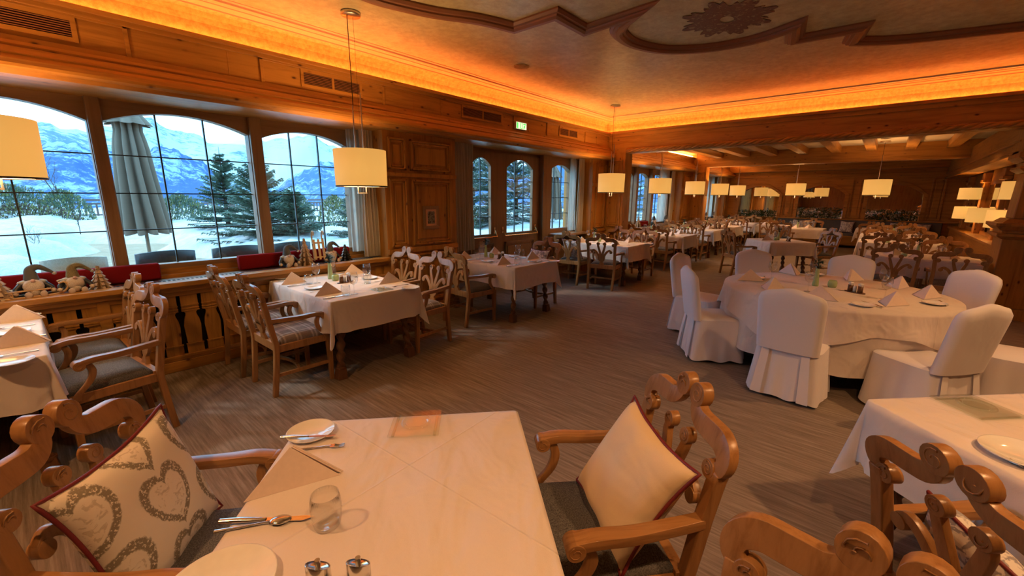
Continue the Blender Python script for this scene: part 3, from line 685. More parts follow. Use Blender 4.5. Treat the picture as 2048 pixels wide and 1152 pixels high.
mb=MB(); mb.box(4.30,YG-.02,2.40,8.3,YG+.2,2.50); mb.box(4.30,YG-.10,0,4.72,YG+.1,2.46); mb.box(6.90,YG-.16,0,7.17,YG+.1,2.46); mb.box(7.1,YG-.12,0,8.3,YG+.1,.86); mb.box(7.1,YW+.05,.86,8.3,YG+.02,.90); panel_rect(mb,7.25,8.1,.15,.75,YG-.12)
struct(mb.build('wall_left','frame'))
window(5,7.22,8.02,.99,2.17,.13,2,[1.30,1.63,1.95],7.17,8.25)
# far bays
window(6,9.75,10.42,1.0,2.2,.11,1,[1.3,1.63,1.96],9.68,10.48)
window(7,10.55,11.05,1.0,2.2,.11,1,[1.3,1.63,1.96],10.48,11.10)
window(8,11.20,12.05,1.0,2.2,.11,2,[1.3,1.63,1.96],11.10,12.12)
window(9,12.25,13.15,1.0,2.2,.11,2,[1.3,1.63,1.96],12.12,13.65)
window(10,15.45,16.3,1.0,2.2,.11,2,[1.3,1.63,1.96],15.38,16.4)
window(11,16.5,17.35,1.0,2.2,.11,2,[1.3,1.63,1.96],16.4,17.45)
window(12,17.55,18.3,1.0,2.2,.11,2,[1.3,1.63,1.96],17.45,18.45)
mb=MB()
for x0,x1 in ((10.42,10.55),(11.06,11.19),(12.06,12.24),(16.31,16.49),(17.36,17.54)): mb.box(x0+.006,YG-.18,.9,x1-.006,YG+.05,2.46)
mb.box(9.6,YG-.09,0,13.65,YG+.2,.9); mb.box(15.3,YG-.09,0,18.45,YG+.2,.9)
struct(mb.build('trim_9','frame'))
# radiator cover / window ledge
def ledge(x0,x1,label,x_open=None):
    t=thing('radiator_cover',label,'radiator cover',(x0,YW,0)); L=x1-x0
    mb=MB(); mb.box(0,-.07,.815,L,.06,.86); mb.box(0,-.055,.80,L,.05,.815); mb.box(0,-.03,.765,L,.06,.80); mb.box(0,.36,.815,L,.42,.875); mb.box(0,.06,.815,L,.36,.840); mb.build('top_board','pine_x',t,bevel=.008)
    mb=MB(); mb.box(0,0,.72,L,.05,.80); mb.box(0,-.01,0,L,.05,.10); mb.box(0,0,.10,L,.05,.15)
    for k in range(int(L/2.6)+2): x=min(k*2.6,L-.08); mb.box(x,-.005,.1,x+.08,.05,.76)
    mb.build('frame','pine_x',t,bevel=.004,seg=1)
    mb=MB(); mb.box(0,.10,.02,L,.12,.8); mb.build('shade_backing','dark',t)  # near-black sheet paints the shade inside the cover, behind the gaps
    mb=MB(); n=int(L/.163)
    for i in range(n):
        c=i*.163+.12; o=[(.066,.15),(.066,.225),(.056,.25),(.062,.34),(.066,.42),(.058,.48),(.044,.52),(.040,.545),(.052,.56),(.066,.568),(.066,.73),]
        # split into simple convex bands
        L_=[p for p in o if p[0]>0]; 
        for p,q in zip(L_,L_[1:]): 
            if abs(q[1]-p[1])>1e-4: mb.prism([(c-p[0],p[1]),(c+p[0],p[1]),(c+q[0],q[1]),(c-q[0],q[1])],.012,.034)
        for z in (.585,.615,.565,.235): mb.box(c-.069,.004,z,c+.069,.036,z+.012)
    mb.build('baluster_panel','pine_z',t)
    g=MB(); g.box(0,.10,.840,L,.30,.846); g.build('ledge_strip','steel2',t)
    g=MB(); k=0
    for i in range(int(L/.036)):
        if (i//16)%3==2: continue
        g.box(.03+i*.036,.13,.8465,.03+i*.036+.02,.19,.8475)
    g.build('grille','dark',t)
    return t
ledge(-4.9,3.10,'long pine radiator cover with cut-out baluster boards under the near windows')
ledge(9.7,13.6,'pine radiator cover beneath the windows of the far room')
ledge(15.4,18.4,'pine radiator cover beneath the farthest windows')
mb=MB(); 
for x0,x1,y in ((3.10,4.30,YW-.04),(8.22,8.85,YW-.04)): mb.box(x0,y,0,x1,y+.05,.10)
struct(mb.build('baseboard_left','pine_x'))
# ------------------------------------------------ second room ceiling
frieze(9.21,14.45,2.90,[11.5],[],[]); frieze(14.80,XE,2.90,[17],[],[])
mb=MB(); mb.box(9.2,-5,3.0,XE,4.98,3.12); struct(mb.build('ceiling_far','plaster'))
mb=MB(); 
for k in range(13):
    y=4.05-k*.72; mb.box(9.2,y-.10,2.84,14.45,y+.10,3.0); mb.box(14.8,y-.10,2.84,XE,y+.10,3.0)
struct(mb.build('trim_10','pine_x',bevel=.006,seg=1))
mb=MB(); mb.box(14.45,-5,2.60,14.80,5.2,3.02); mb.box(XE-.30,-5,2.62,XE,5.2,3.02); struct(mb.build('trim_11','pine_y',bevel=.01,seg=1))
for x0,x1,lb in ((9.3,14.4,'glowing warm light strip above the windows of the far room'),(14.9,18.9,'glowing warm light strip above the farthest windows')):
    mb=MB(); mb.box(x0,YW+.02,2.93,x1,YW+.05,2.95); o=mb.build('led_strip','ledw'); tag(o,lb,'light strip')
mb=MB(); mb.box(9.2,4.15,2.90,14.45,4.19,2.995); mb.box(14.8,4.15,2.90,XE,4.19,2.995); struct(mb.build('trim_12','pine_x'))
# long beam on the right with big carved pillar
mb=MB(); mb.box(9.2,-1.62,2.30,XE,-1.32,2.84); mb.box(9.2,-1.65,2.28,XE,-1.29,2.33); mb.box(9.2,-1.66,2.44,XE,-1.28,2.47); struct(mb.build('trim_13','pine_x',bevel=.008,seg=1))
def pillar(x,y,lb):
    t=struct(thing('pillar',None,None,(x,y,0))); t['label']=lb
    def sq(mb,w0,z0,w1,z1): mb.add([(i*w0,j*w0,z0) for i,j in((-1,-1),(1,-1),(1,1),(-1,1))]+[(i*w1,j*w1,z1) for i,j in((-1,-1),(1,-1),(1,1),(-1,1))],[(0,3,2,1),(4,5,6,7),(0,1,5,4),(1,2,6,5),(2,3,7,6),(3,0,4,7)])
    mb=MB(); sq(mb,.36,0,.36,.16); sq(mb,.32,.16,.32,1.12); sq(mb,.33,1.12,.39,1.16); sq(mb,.39,1.16,.39,1.20); sq(mb,.34,1.20,.34,1.24); sq(mb,.36,1.24,.42,1.30); sq(mb,.42,1.30,.42,1.34); sq(mb,.36,1.34,.30,1.40); mb.build('pedestal','pine_z',t,bevel=.006,seg=1)
    mb=MB(); sq(mb,.26,1.40,.24,2.02); mb.build('shaft','pine_z',t,bevel=.01,seg=1)
    mb=MB(); sq(mb,.26,2.02,.32,2.07); sq(mb,.32,2.07,.32,2.10); sq(mb,.27,2.10,.27,2.16); sq(mb,.29,2.16,.36,2.22); sq(mb,.36,2.22,.36,2.28); sq(mb,.33,2.28,.33,2.65); mb.build('capital','pine_z',t,bevel=.006,seg=1)
    return t
pillar(9.25,-1.62,'massive square carved pine pillar at the right edge')
# right wall of the far room: mirrors between lit pilasters
mb=MB(); mb.box(9.6,-1.95,0,XE,-1.80,3.0); struct(mb.build('wall_right','pine_x'))
mb=MB(); mb.box(10.0,-1.80,.80,XE-.3,-1.55,.86); mb.box(10.0,-1.80,0,XE-.3,-1.60,.80); struct(mb.build('trim_14','pine_x',bevel=.01))
for i,(a,b) in enumerate(((10.85,12.7),(13.1,15.0),(15.4,17.4),(17.8,18.6))):
    mb=MB(); mb.box(a,-1.797,.95,b,-1.79,2.0); m=mb.build('wall_mirror','mirror'); tag(m,['wall mirror right beside the big pillar','second wall mirror from the big pillar, reflecting the windows','third wall mirror from the big pillar','narrow looking far wall mirror on the right wall'][i],'mirror')
for n,x in enumerate((10.65,12.9,15.2,17.6)):
    mb=MB(); mb.box(x-.15,-1.80,.86,x+.15,-1.70,2.05); mb.box(x-.19,-1.80,2.05,x+.19,-1.66,2.12); mb.box(x-.17,-1.8,2.12,x+.17,-1.68,2.28); struct(mb.build('trim_15','pine_z',bevel=.008,seg=1))
# back wall with arched mirrors
cs=[3.75,1.77,-.21]; mb=MB()
segs=[]; edges=[5.4]
for c in cs: edges+=[c+.68,c-.68]
edges.append(-5)
mb.box(XE,-5,0,XE+.15,5.4,.95)
for i in range(0,len(edges),2): mb.box(XE,edges[i+1],.95,XE+.15,edges[i],3.0)
for c in cs:
    a=arch(c-.68,c+.68,1.80,.32)
    for p,q in zip(a,a[1:]): mb.prism([(p[0],p[1]),(q[0],q[1]),(q[0],3.0),(p[0],3.0)],XE,XE+.15,'x')
struct(mb.build('wall_back','pine_y',merge=True))
mb=MB()
for c in cs:
    a=arch(c-.68,c+.68,1.80,.32); a2=arch(c-.78,c+.78,1.80,.42)
    for k in range(len(a)-1): mb.prism([a[k],a[k+1],a2[k+1],a2[k]],XE-.04,XE,'x')
    for s_ in (-1,1): mb.box(XE-.04,min(c+s_*.68,c+s_*.78),.95,XE,max(c+s_*.68,c+s_*.78),1.80)
    panel=(c-.99)
for c in (2.76,.78,-1.2): panel_rect(mb,c-.16,c+.16,1.0,2.3,XE,-1,ax='y')
mb.box(XE-.05,-4.9,2.42,XE,4.84,2.50); mb.box(XE-.03,-4.9,2.52,XE,4.84,2.56)
struct(mb.build('trim_16','pine_y',bevel=.005,seg=1))
for i,c in enumerate(cs):
    mb=MB(); a=arch(c-.68,c+.68,1.80,.32); mb.prism([(c-.68,.95),(c+.68,.95)]+list(reversed(a)),XE+.09,XE+.10,'x'); m=mb.build('arched_mirror','mirror'); tag(m,['left arched mirror on the back wall','middle arched mirror on the back wall','right arched mirror on the back wall'][i],'mirror')
mb=MB(); mb.box(XE-.16,-4,.93,XE+.1,4.8,.965); struct(mb.build('trim_17','pine_y',bevel=.01))
# bench along the back wall
b=thing('upholstered_bench','long upholstered pine bench running along the back wall','bench',(XE,.4,0))
mb=MB(); mb.box(-.62,-1.85,.10,-.12,2.6,.38); mb.box(-.66,-1.88,.36,-.10,2.65,.42); mb.build('seat_base','pine_y',b,bevel=.01)
mb=MB(); mb.box(-.64,-1.85,.42,-.14,2.6,.50); mb.build('seat_cushion','tweed',b,bevel=.02)
mb=MB(); mb.box(-.14,-1.85,.40,-.05,2.6,.93); mb.build('backrest','tweed',b,bevel=.02)
# closing walls around the camera and far right
mb=MB(); mb.box(-5.15,-5,0,-5,5.5,ZC+.1); struct(mb.build('wall_rear','pine_z'))
mb=MB(); mb.box(-5,-5.15,0,XE,-5,ZC+.1); struct(mb.build('wall_right','pine_x'))
mb=MB(); mb.box(-5.2,4.9,ZC-.02,9.2,5.56,ZC+.2); mb.box(8.7,-5,ZC-.02,9.3,5.5,ZC+.2); mb.box(-5.2,5.0,2.9,9.2,5.56,ZC+.1); mb.box(9.03,-5,2.99,9.25,5.5,ZC+.1); struct(mb.build('ceiling_edge','plaster'))
# outside wall above windows so no sky leaks
mb=MB(); mb.box(-5.2,YG+.05,2.44,XE+.2,YG+.26,3.6); mb.box(9.1,4.95,2.98,XE+.2,YG+.2,3.2); struct(mb.build('wall_outer','plaster'))
# ================================================================= FURNITURE
def bx_(v): return -.235-.17*max(0,v-.44)-.10*max(0,v-.80)   # lean of the chair back
def ribbon(mb,pts,wd,th,off=0,lean=bx_,mi=0):
    "flat carved strip in the plane of the chair back: pts (u,v), half widths wd"
    n=len(pts); w_=wd if isinstance(wd,(list,tuple)) else [wd]*n; L=[];Rr=[]
    for i in range(n):
        a=Vector(pts[max(i-1,0)]); b=Vector(pts[min(i+1,n-1)]); d=(b-a).normalized(); nn=Vector((-d.y,d.x)); p=Vector(pts[i]); L.append(p+nn*w_[i]); Rr.append(p-nn*w_[i])
    vs=[]
    for i in range(n):
        for q in (L[i],Rr[i]):
            for t_ in (off,off+th): vs.append((lean(q.y)+t_,q.x,q.y))
    fs=[]
    for i in range(n-1):
        a=4*i; b=a+4; fs+=[(a,b,b+2,a+2),(a+1,a+3,b+3,b+1),(a,a+1,b+1,b),(a+2,b+2,b+3,a+3)]
    fs+=[(0,2,3,1),(4*n-4,4*n-3,4*n-1,4*n-2)]; mb.add(vs,fs,mi)
def curl(mb,u,v,r,th,off=0,lean=bx_,sp=1,mi=0):
    n=18; vs=[]; xo=lean(v)
    for t_ in (off-.004,off+th+.004):
        for i in range(n): a=2*PI*i/n; vs.append((xo+t_-.17*r*math.sin(a),u+r*math.cos(a),v+r*math.sin(a)))
    mb.add(vs,[tuple(range(n)),tuple(range(2*n-1,n-1,-1))]+[(i,i+n,(i+1)%n+n,(i+1)%n) for i in range(n)],mi)
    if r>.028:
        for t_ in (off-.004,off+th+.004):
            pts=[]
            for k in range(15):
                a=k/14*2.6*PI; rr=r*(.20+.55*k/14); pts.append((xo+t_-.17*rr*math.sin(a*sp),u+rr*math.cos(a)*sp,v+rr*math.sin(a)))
            mb.tube(pts,.0028,4,1)  # darker spiral stands in for the shade in the carved groove
def make_chair(seat='tweed'):
    t=thing('armchair','x','chair',(0,0,0)); P=['oak','dkwood']
    for s_ in (-1,1):
        mb=MB(); pts=[(s_*.225,.0),(s_*.232,.25),(s_*.238,.45),(s_*.240,.66),(s_*.248,.83)]
        # rear leg + back post in one, splayed back at the foot
        ln=lambda v:(bx_(v) if v>.44 else -.235-.13*(.44-v)**1.3)
        ribbon(mb,catmull([(p[0],p[1]) for p in pts],4),[.019+.004*min(1,i/10) for i in range(17)],.040,-.02,ln); mb.build('rear_leg',P,t,bevel=.005)
        mb=MB(); mb.bar((.205,s_*.235,0),(.205,s_*.235,.43),(.032,.048),(.032,.048)); mb.build('front_leg',P,t,bevel=.005)
        # carved half of the top rail
        mb=MB(); pts=catmull([(s_*.222,.815),(s_*.258,.845),(s_*.255,.885),(s_*.215,.912),(s_*.15,.916),(s_*.09,.922),(s_*.055,.948),(s_*.046,.985)],4)
        n=len(pts); ribbon(mb,pts,[.020+.014*math.sin(PI*i/(n-1)) for i in range(n)],.030,-.012)
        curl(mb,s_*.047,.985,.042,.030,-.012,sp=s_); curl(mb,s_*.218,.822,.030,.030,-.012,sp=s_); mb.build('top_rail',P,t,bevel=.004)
        # arm
        mb=MB(); ap=catmull([(-.275,s_*.242,.655),(-.16,s_*.256,.650),(-.03,s_*.270,.646),(.08,s_*.277,.650),(.15,s_*.275,.640)],4)
        n=len(ap); vs=[]
        for i,p in enumerate(ap):
            w_=.020+.009*(i/(n-1)); h=.017
            for dy,dz in ((-w_,-h),(w_,-h),(w_,h),(-w_,h)): vs.append((p[0],p[1]+dy,p[2]+dz))
        mb.add(vs,[(0,1,2,3),(4*n-1,4*n-2,4*n-3,4*n-4)]+[(4*i+k,4*i+4+k,4*i+4+(k+1)%4,4*i+(k+1)%4) for i in range(n-1) for k in range(4)])
        m=16; vs=[]
        for yy in (-.031,.031):
            for i in range(m): a=2*PI*i/m; vs.append((.152+.030*math.cos(a),s_*.275+yy,.628+.030*math.sin(a)))
        mb.add(vs,[tuple(range(m)),tuple(range(2*m-1,m-1,-1))]+[(i,i+m,(i+1)%m+m,(i+1)%m) for i in range(m)])
        for yy in (-.031,.031): mb.tube([(.152+(.008+.015*k/10)*math.cos(k*.75),s_*.275+yy,.628+(.008+.015*k/10)*math.sin(k*.75)) for k in range(11)],.0025,4,1)  # groove shade on the arm scroll, put in as a darker spiral
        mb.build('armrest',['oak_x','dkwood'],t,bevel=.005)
        mb=MB(); sp=catmull([(.110,s_*.274,.625),(.095,s_*.272,.575),(.115,s_*.265,.51),(.175,s_*.258,.44),(.185,s_*.255,.40)],4); n=len(sp); vs=[]
        for i,p in enumerate(sp):
            for dx,dy in ((-.019,-.012),(.019,-.012),(.019,.012),(-.019,.012)): vs.append((p[0]+dx,p[1]+dy,p[2]))
        mb.add(vs,[(0,1,2,3),(4*n-1,4*n-2,4*n-3,4*n-4)]+[(4*i+k,4*i+4+k,4*i+4+(k+1)%4,4*i+(k+1)%4) for i in range(n-1) for k in range(4)])
        mb.build('arm_support',P,t,bevel=.004)
    mb=MB(); # splat: cup and five carved leaves
    th=.024
    ribbon(mb,[(0,.452),(0,.49),(0,.505),(0,.52)],[.052,.034,.026,.034],th,-.008); ribbon(mb,[(0,.515),(0,.54),(0,.575),(0,.60)],[.030,.055,.062,.064],th,-.008)
    for s_ in (-1,1):
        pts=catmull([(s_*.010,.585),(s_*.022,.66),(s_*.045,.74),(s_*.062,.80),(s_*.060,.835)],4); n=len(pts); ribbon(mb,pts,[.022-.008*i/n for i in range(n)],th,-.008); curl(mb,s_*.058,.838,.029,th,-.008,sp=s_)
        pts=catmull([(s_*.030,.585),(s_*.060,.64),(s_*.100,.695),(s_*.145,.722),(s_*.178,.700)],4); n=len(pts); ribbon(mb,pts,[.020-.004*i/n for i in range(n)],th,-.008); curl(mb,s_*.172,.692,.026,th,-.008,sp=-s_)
    mb.build('splat',P,t,bevel=.004)
    mb=MB(); ribbon(mb,[(-.235,.60+.0),( .235,.60)],.0,.001) if 0 else None
    mb.box(-.245,-.235,.385,-.205,.235,.455); mb.box(-.22,-.243,.375,.20,-.213,.435); mb.box(-.22,.213,.375,.20,.243,.435)
    fr=[(.20+.035*(1-(u/.24)**2),u) for u in [-.24+.48*i/12 for i in range(13)]]
    for p,q in zip(fr,fr[1:]): mb.prism([(p[0]-.03,p[1]),(p[0]+.012,p[1]),(q[0]+.012,q[1]),(q[0]-.03,q[1])],.375,.435,'z')
    mb.build('seat_frame',P,t,bevel=.004)
    mb=MB(); m=14; vs=[]; fs=[]
    def sp_(i,j):
        u=-1+2*i/m; v=-1+2*j/m; x=-.205+.43*(j/m)+.03*(1-u*u)*(j/m); y=u*(.215+.018*j/m); e=max(0,1-u**6)*max(0,1-v**6); return x,y,.437+.020+.042*e**.5+.006*(1-u*u)*(1-v*v)
    for j in range(m+1):
        for i in range(m+1): vs.append(sp_(i,j))
    k=(m+1)**2
    for j in range(m+1):
        for i in range(m+1): x,y,z=sp_(i,j); vs.append((x,y,.432))
    fs=[(j*(m+1)+i,j*(m+1)+i+1,(j+1)*(m+1)+i+1,(j+1)*(m+1)+i) for j in range(m) for i in range(m)]
    bd=[i for i in range(m+1)]+[j*(m+1)+m for j in range(1,m+1)]+[m*(m+1)+i for i in range(m-1,-1,-1)]+[j*(m+1) for j in range(m-1,0,-1)]
    fs+=[(a,b,b+k,a+k) for a,b in zip(bd,bd[1:]+bd[:1])]
    mb.add(vs,fs,0,True); mb.build('seat_cushion',[seat],t)
    mb=MB()
    for s_ in (-1,1): mb.bar((-.26,s_*.222,.175),(.195,s_*.232,.175),.020,.030)
    cp=[(-.02+.05*(1-(u/.22)**2)-.05,u,.175) for u in [-.225+.45*i/8 for i in range(9)]]
    for p,q in zip(cp,cp[1:]): mb.bar(p,q,.022,.028)
    mb.build('stretcher',P,t,bevel=.003,seg=1)
    return t
chairA=make_chair()
def set_mat(t,name,mat):
    for c in [o for o in bpy.data.objects if o.parent==t and o.name.split('.')[0]==name]:
        c.material_slots[0].link='OBJECT'; c.material_slots[0].material=M[mat]
def chair(x,y,face,label,group=None,seat=None):
    r=place(chairA,(x,y,0),R(face),label,group)
    if seat: set_mat(r,'seat_cushion',seat)
    return r
# pillows
def make_pillow(mat,label,S=.24,puff=.075):
    t=thing('pillow',label,'pillow'); n=20; vs=[]
    def pt(i,j,sg):
        u=-1+2*i/n; v=-1+2*j/n; pin=1-.13*(1-abs(v)**2.2)*abs(u)**3-0; pin2=1-.13*(1-abs(u)**2.2)*abs(v)**3
        h=((1-u*u)*(1-v*v))**.42*puff+.004*math.sin(9*u+3*v)*(1-u*u)
        return (u*S*pin,v*S*pin2,sg*h)
    mb=MB()
    for sg in (1,-1):
        vs=[pt(i,j,sg) for j in range(n+1) for i in range(n+1)]
        mb.add(vs,[(j*(n+1)+i,j*(n+1)+i+1,(j+1)*(n+1)+i+1,(j+1)*(n+1)+i) for j in range(n) for i in range(n)],0,True)
    mb.build('pillow_cover',[mat],t,merge=True)
    pts=[pt(i,0,0) for i in range(n)]+[pt(n,j,0) for j in range(n)]+[pt(n-i,n,0) for i in range(n)]+[pt(0,n-j,0) for j in range(n+1)]
    mb=MB(); mb.tube([(p[0]*1.01,p[1]*1.01,0) for p in pts],.006,6); mb.build('piping','piping',t); return t
def orient(o,loc,xdir,zdir):
    "place with local x along xdir and local z (pillow face) along zdir"
    z=Vector(zdir).normalized(); x=Vector(xdir); x=(x-z*x.dot(z)).normalized(); y=z.cross(x)
    o.matrix_world=Matrix(((x.x,y.x,z.x,loc[0]),(x.y,y.y,z.y,loc[1]),(x.z,y.z,z.z,loc[2]),(0,0,0,1)))
# tables
def make_table(a,b,name='dining_table'):
    t=thing(name,'x','table'); mb=MB(); mb.box(-a/2,-b/2,.715,a/2,b/2,.748); mb.build('table_top','dkwood',t,bevel=.006)
    mb=MB(); x=a/2-.10; y=b/2-.12
    mb.box(-x,-y-.012,.62,x,-y+.012,.715); mb.box(-x,y-.012,.62,x,y+.012,.715); mb.box(-x-.012,-y,.62,-x+.012,y,.715); mb.box(x-.012,-y,.62,x+.012,y,.715); mb.build('apron','dkwood',t)
    for sx in (-1,1):
        for s_ in (-1,1):
            mb=MB(); top=Vector((sx*x*.86,s_*y,.715)); bot=Vector((sx*(x+.02),s_*(y+.03),0)); d=bot-top
            n=40; m=12; vs=[]
            for i in range(n+1):
                q=i/n; p=top+d*(.16+.70*q)
                for k in range(m):
                    an=2*PI*k/m; tw=q*5*PI; r=.030+.010*math.cos(2*(an-tw))+.003*math.cos(an*2); vs.append((p.x+r*math.cos(an),p.y+r*math.sin(an),p.z))
            mb.add(vs,[(i*m+k,i*m+(k+1)%m,(i+1)*m+(k+1)%m,(i+1)*m+k) for i in range(n) for k in range(m)],0,True)
            mb.bar(tuple(top),tuple(top+d*.16),.075,.075); mb.bar(tuple(top+d*.86),tuple(bot),(.072,.085),(.072,.085)); mb.tube([tuple(top+d*.845),tuple(top+d*.865)],.046,12)
            mb.build('leg','dkwood',t)
    return t
def make_cloth(a,b,drop=.30,seed=0,nx=26,flare=.075,name='tablecloth'):
    rnd=random.Random(seed); mb=MB(); r=.022; top=[]
    # perimeter samples (angle for corner fans)
    per=[]
    def side(x0,y0,x1,y1,nrm,n):
        for i in range(n):
            t_=(i+.5)/n; per.append((x0+(x1-x0)*t_,y0+(y1-y0)*t_,nrm[0],nrm[1],0,t_))
    def corner(cx,cy_,a0,n=13):
        for i in range(n):
            th=i/(n-1); an=a0+PI/2*th; per.append((cx+r*math.cos(an),cy_+r*math.sin(an),math.cos(an),math.sin(an),th,-1))
    A=a/2;B=b/2
    side(A-r,-B,A-r,-B,(0,-1),0)
    corner(A-r,-B+r,-PI/2); side(A,-B+r,A,B-r,(1,0),nx); corner(A-r,B-r,0); side(A-r,B,-A+r,B,(0,1),nx); corner(-A+r,B-r,PI/2); side(-A,B-r,-A,-B+r,(-1,0),nx); corner(-A+r,-B+r,PI); side(-A+r,-B,A-r,-B,(0,-1),nx)
    n=len(per); K=9; vs=[]; ph=[rnd.random()*6 for _ in range(6)]
    # distance to nearest corner for side samples
    rows=[]
    for k in range(K+1):
        q=k/K; row=[]
        for i,(x,y,nx_,ny_,th,t_) in enumerate(per):
            if t_<0:
                cf=math.cos((th-.5)*PI/2); dr=drop*(1+.40*math.exp(-((th-.5)/.26)**2)); fl=flare*(1.0*math.exp(-((th-.5)/.20)**2)-.42*math.exp(-((abs(th-.5)-.36)/.10)**2))+.008
            else:
                L=(b if abs(nx_)>.5 else a); dc=min(t_,1-t_)*L; dr=drop*(1+.0*dc)+.006*math.sin(t_*7+ph[int(abs(nx_)>.5)])
                fl=.010+.030*math.exp(-((dc-.10)/.06)**2)-.026*math.exp(-((dc-.035)/.03)**2)+.010*math.sin(t_*9+ph[2+int(abs(nx_)>.5)])
            off=.004+fl*q**1.3+.004*math.sin(q*PI); z=-dr*q
            if k==0: z=.0
            if k==0: off=0
            row.append((x+nx_*off,y+ny_*off,z-(.006 if k==1 else 0)))
        rows.append(row)
    # soften top edge
    for row in rows: vs+=row
    fs=[(k*n+i,k*n+(i+1)%n,(k+1)*n+(i+1)%n,(k+1)*n+i) for k in range(K) for i in range(n)]
    mb.add(vs,fs,0,True)
    # top: centre grid fan
    inner=[(x*.97,y*.97,.0025) for x,y,_ in rows[0]]; inn2=[(x*.5,y*.5,.0025) for x,y,_ in rows[0]]
    mb.add(rows[0]+inner+inn2+[(0,0,.0025)],[(i,i+n,(i+1)%n+n,(i+1)%n) for i in range(n)]+[(i+n,i+2*n,(i+1)%n+2*n,(i+1)%n+n) for i in range(n)]+[(i+2*n,3*n,(i+1)%n+2*n) for i in range(n)],0,True)
    o=mb.build(name,'cloth',merge=True); return o
def make_roundcloth(r,drop,seed,name='tablecloth',amp=.02,nf=11,sq=False,z0=0):
    mb=MB(); n=180; K=10; rnd=random.Random(seed); ph=rnd.random()*6; rows=[]
    for k in range(K+1):
        q=k/K; row=[]
        for i in range(n):
            a=2*PI*i/n; f=.5+.5*math.sin(nf*a+ph+.8*math.sin(3*a)); dr=drop
            if sq: dr=drop*(.75+.85*max(0,(abs(math.cos(2*a+.5))-.25))**1.2)
            rr=r+.004+(amp*2*f+.012)*q**1.2+ (.05*q*q*max(0,abs(math.cos(2*a+.5))-.6) if sq else 0)
            row.append((rr*math.cos(a) if k else r*math.cos(a),rr*math.sin(a) if k else r*math.sin(a),-dr*q))
        rows.append(row)
    vs=[p for row in rows for p in row]+[(0,0,.003)]
    fs=[(k*n+i,k*n+(i+1)%n,(k+1)*n+(i+1)%n,(k+1)*n+i) for k in range(K) for i in range(n)]+[(i,(K+1)*n,(i+1)%n) for i in range(n)]
    mb.add(vs,fs,0,True); return mb.build(name,'cloth')
# covered banquet chair
def make_covered():
    t=thing('covered_chair','x','chair'); mb=MB(); n=18; rows=[]
    H=.56; z0=.46
    def outline(u): # top height of back at lateral u in -1..1
        return 1.0+.035*math.exp(-(u/.45)**2)-.035*abs(u)**6
    vs=[]; m=12
    for sd in (0,1):
        for j in range(m+1):
            for i in range(n+1):
                u=-1+2*i/n; q=j/m; z=z0+(outline(u)-z0)*q; wd=.215+.015*(q)-.02*max(0,(q-.85)/.15)**2; lean=-.22-.16*(z-z0)-.015*(1-u*u)
                e=max(0,(1-u**8))*max(0,1-q**14); th=.012+.030*e**.5
                vs.append((lean+(th if sd else -th),u*wd,z))
    g=(n+1)*(m+1); fs=[]
    for sd in (0,1):
        fs+=[(sd*g+j*(n+1)+i,sd*g+j*(n+1)+i+1,sd*g+(j+1)*(n+1)+i+1,sd*g+(j+1)*(n+1)+i) for j in range(m) for i in range(n)]
    ed=[j*(n+1) for j in range(m+1)]+[m*(n+1)+i for i in range(1,n+1)]+[j*(n+1)+n for j in range(m-1,-1,-1)]
    fs+=[(a,b,b+g,a+g) for a,b in zip(ed,ed[1:])]
    mb.add(vs,fs,0,True); mb.build('back_cover','cover',t)
    # skirt with box pleats at the rear corners, gentle folds elsewhere
    mb=MB(); N=120; K=10; rows=[]
    def base(a):
        c,s_=math.cos(a),math.sin(a); p=6; rr=(abs(c)**p+abs(s_)**p)**(-1/p); return c*rr,s_*rr
    for k in range(K+1):
        q=k/K; row=[]
        for i in range(N):
            a=2*PI*i/N; c,s_=base(a); fold=.012*math.sin(13*a+1)+.010*math.sin(7*a)
            rc=math.exp(-((abs((a-PI+PI) % (2*PI)-PI)-PI*.78)/.07)**2)
            g_=1+.17*q+ (fold*q**.8)*2.2 - .10*rc*q*(1 if q<1 else 1)
            row.append((-.005+c*.235*g_,s_*.228*g_,.475-(.475-.03)*q+.010*math.sin(9*a)*q**3))
        rows.append(row)
    vs=[p for row in rows for p in row]; fs=[(k*N+i,k*N+(i+1)%N,(k+1)*N+(i+1)%N,(k+1)*N+i) for k in range(K) for i in range(N)]
    mb.add(vs,fs,0,True)
    inner=[(x*.93,y*.93,.492) for x,y,_ in rows[0]]; mb.add(rows[0]+inner+[(-.005,0,.50)],[(i,i+N,(i+1)%N+N,(i+1)%N) for i in range(N)]+[(i+N,2*N,(i+1)%N+N) for i in range(N)],0,True)
    mb.build('seat_skirt','cover',t)
    # sewn seam and pleat bands on the rear
    for s_ in (-1,1):
        mb=MB(); vs=[]
        for k in range(9):
            q=k/8; z=.475-.44*q; xo=-.005-.235*(1+.17*q)-.012-.008*q
            for dy in (-.026-.012*q,.026+.012*q): vs.append((xo-.004*abs(math.sin(3*q)),s_*(.135+.03*q)+dy,z))
        mb.add(vs,[(2*k,2*k+1,2*k+3,2*k+2) for k in range(8)],0,True); mb.build('pleat','cover',t)
    for sx in (-1,1):
        for s_ in (-1,1):
            mb=MB(); mb.bar((sx*.19,s_*.19,0),(sx*.18,s_*.18,.42),.03,.03); mb.build('leg','dkwood',t)
    return t
coverC=make_covered()
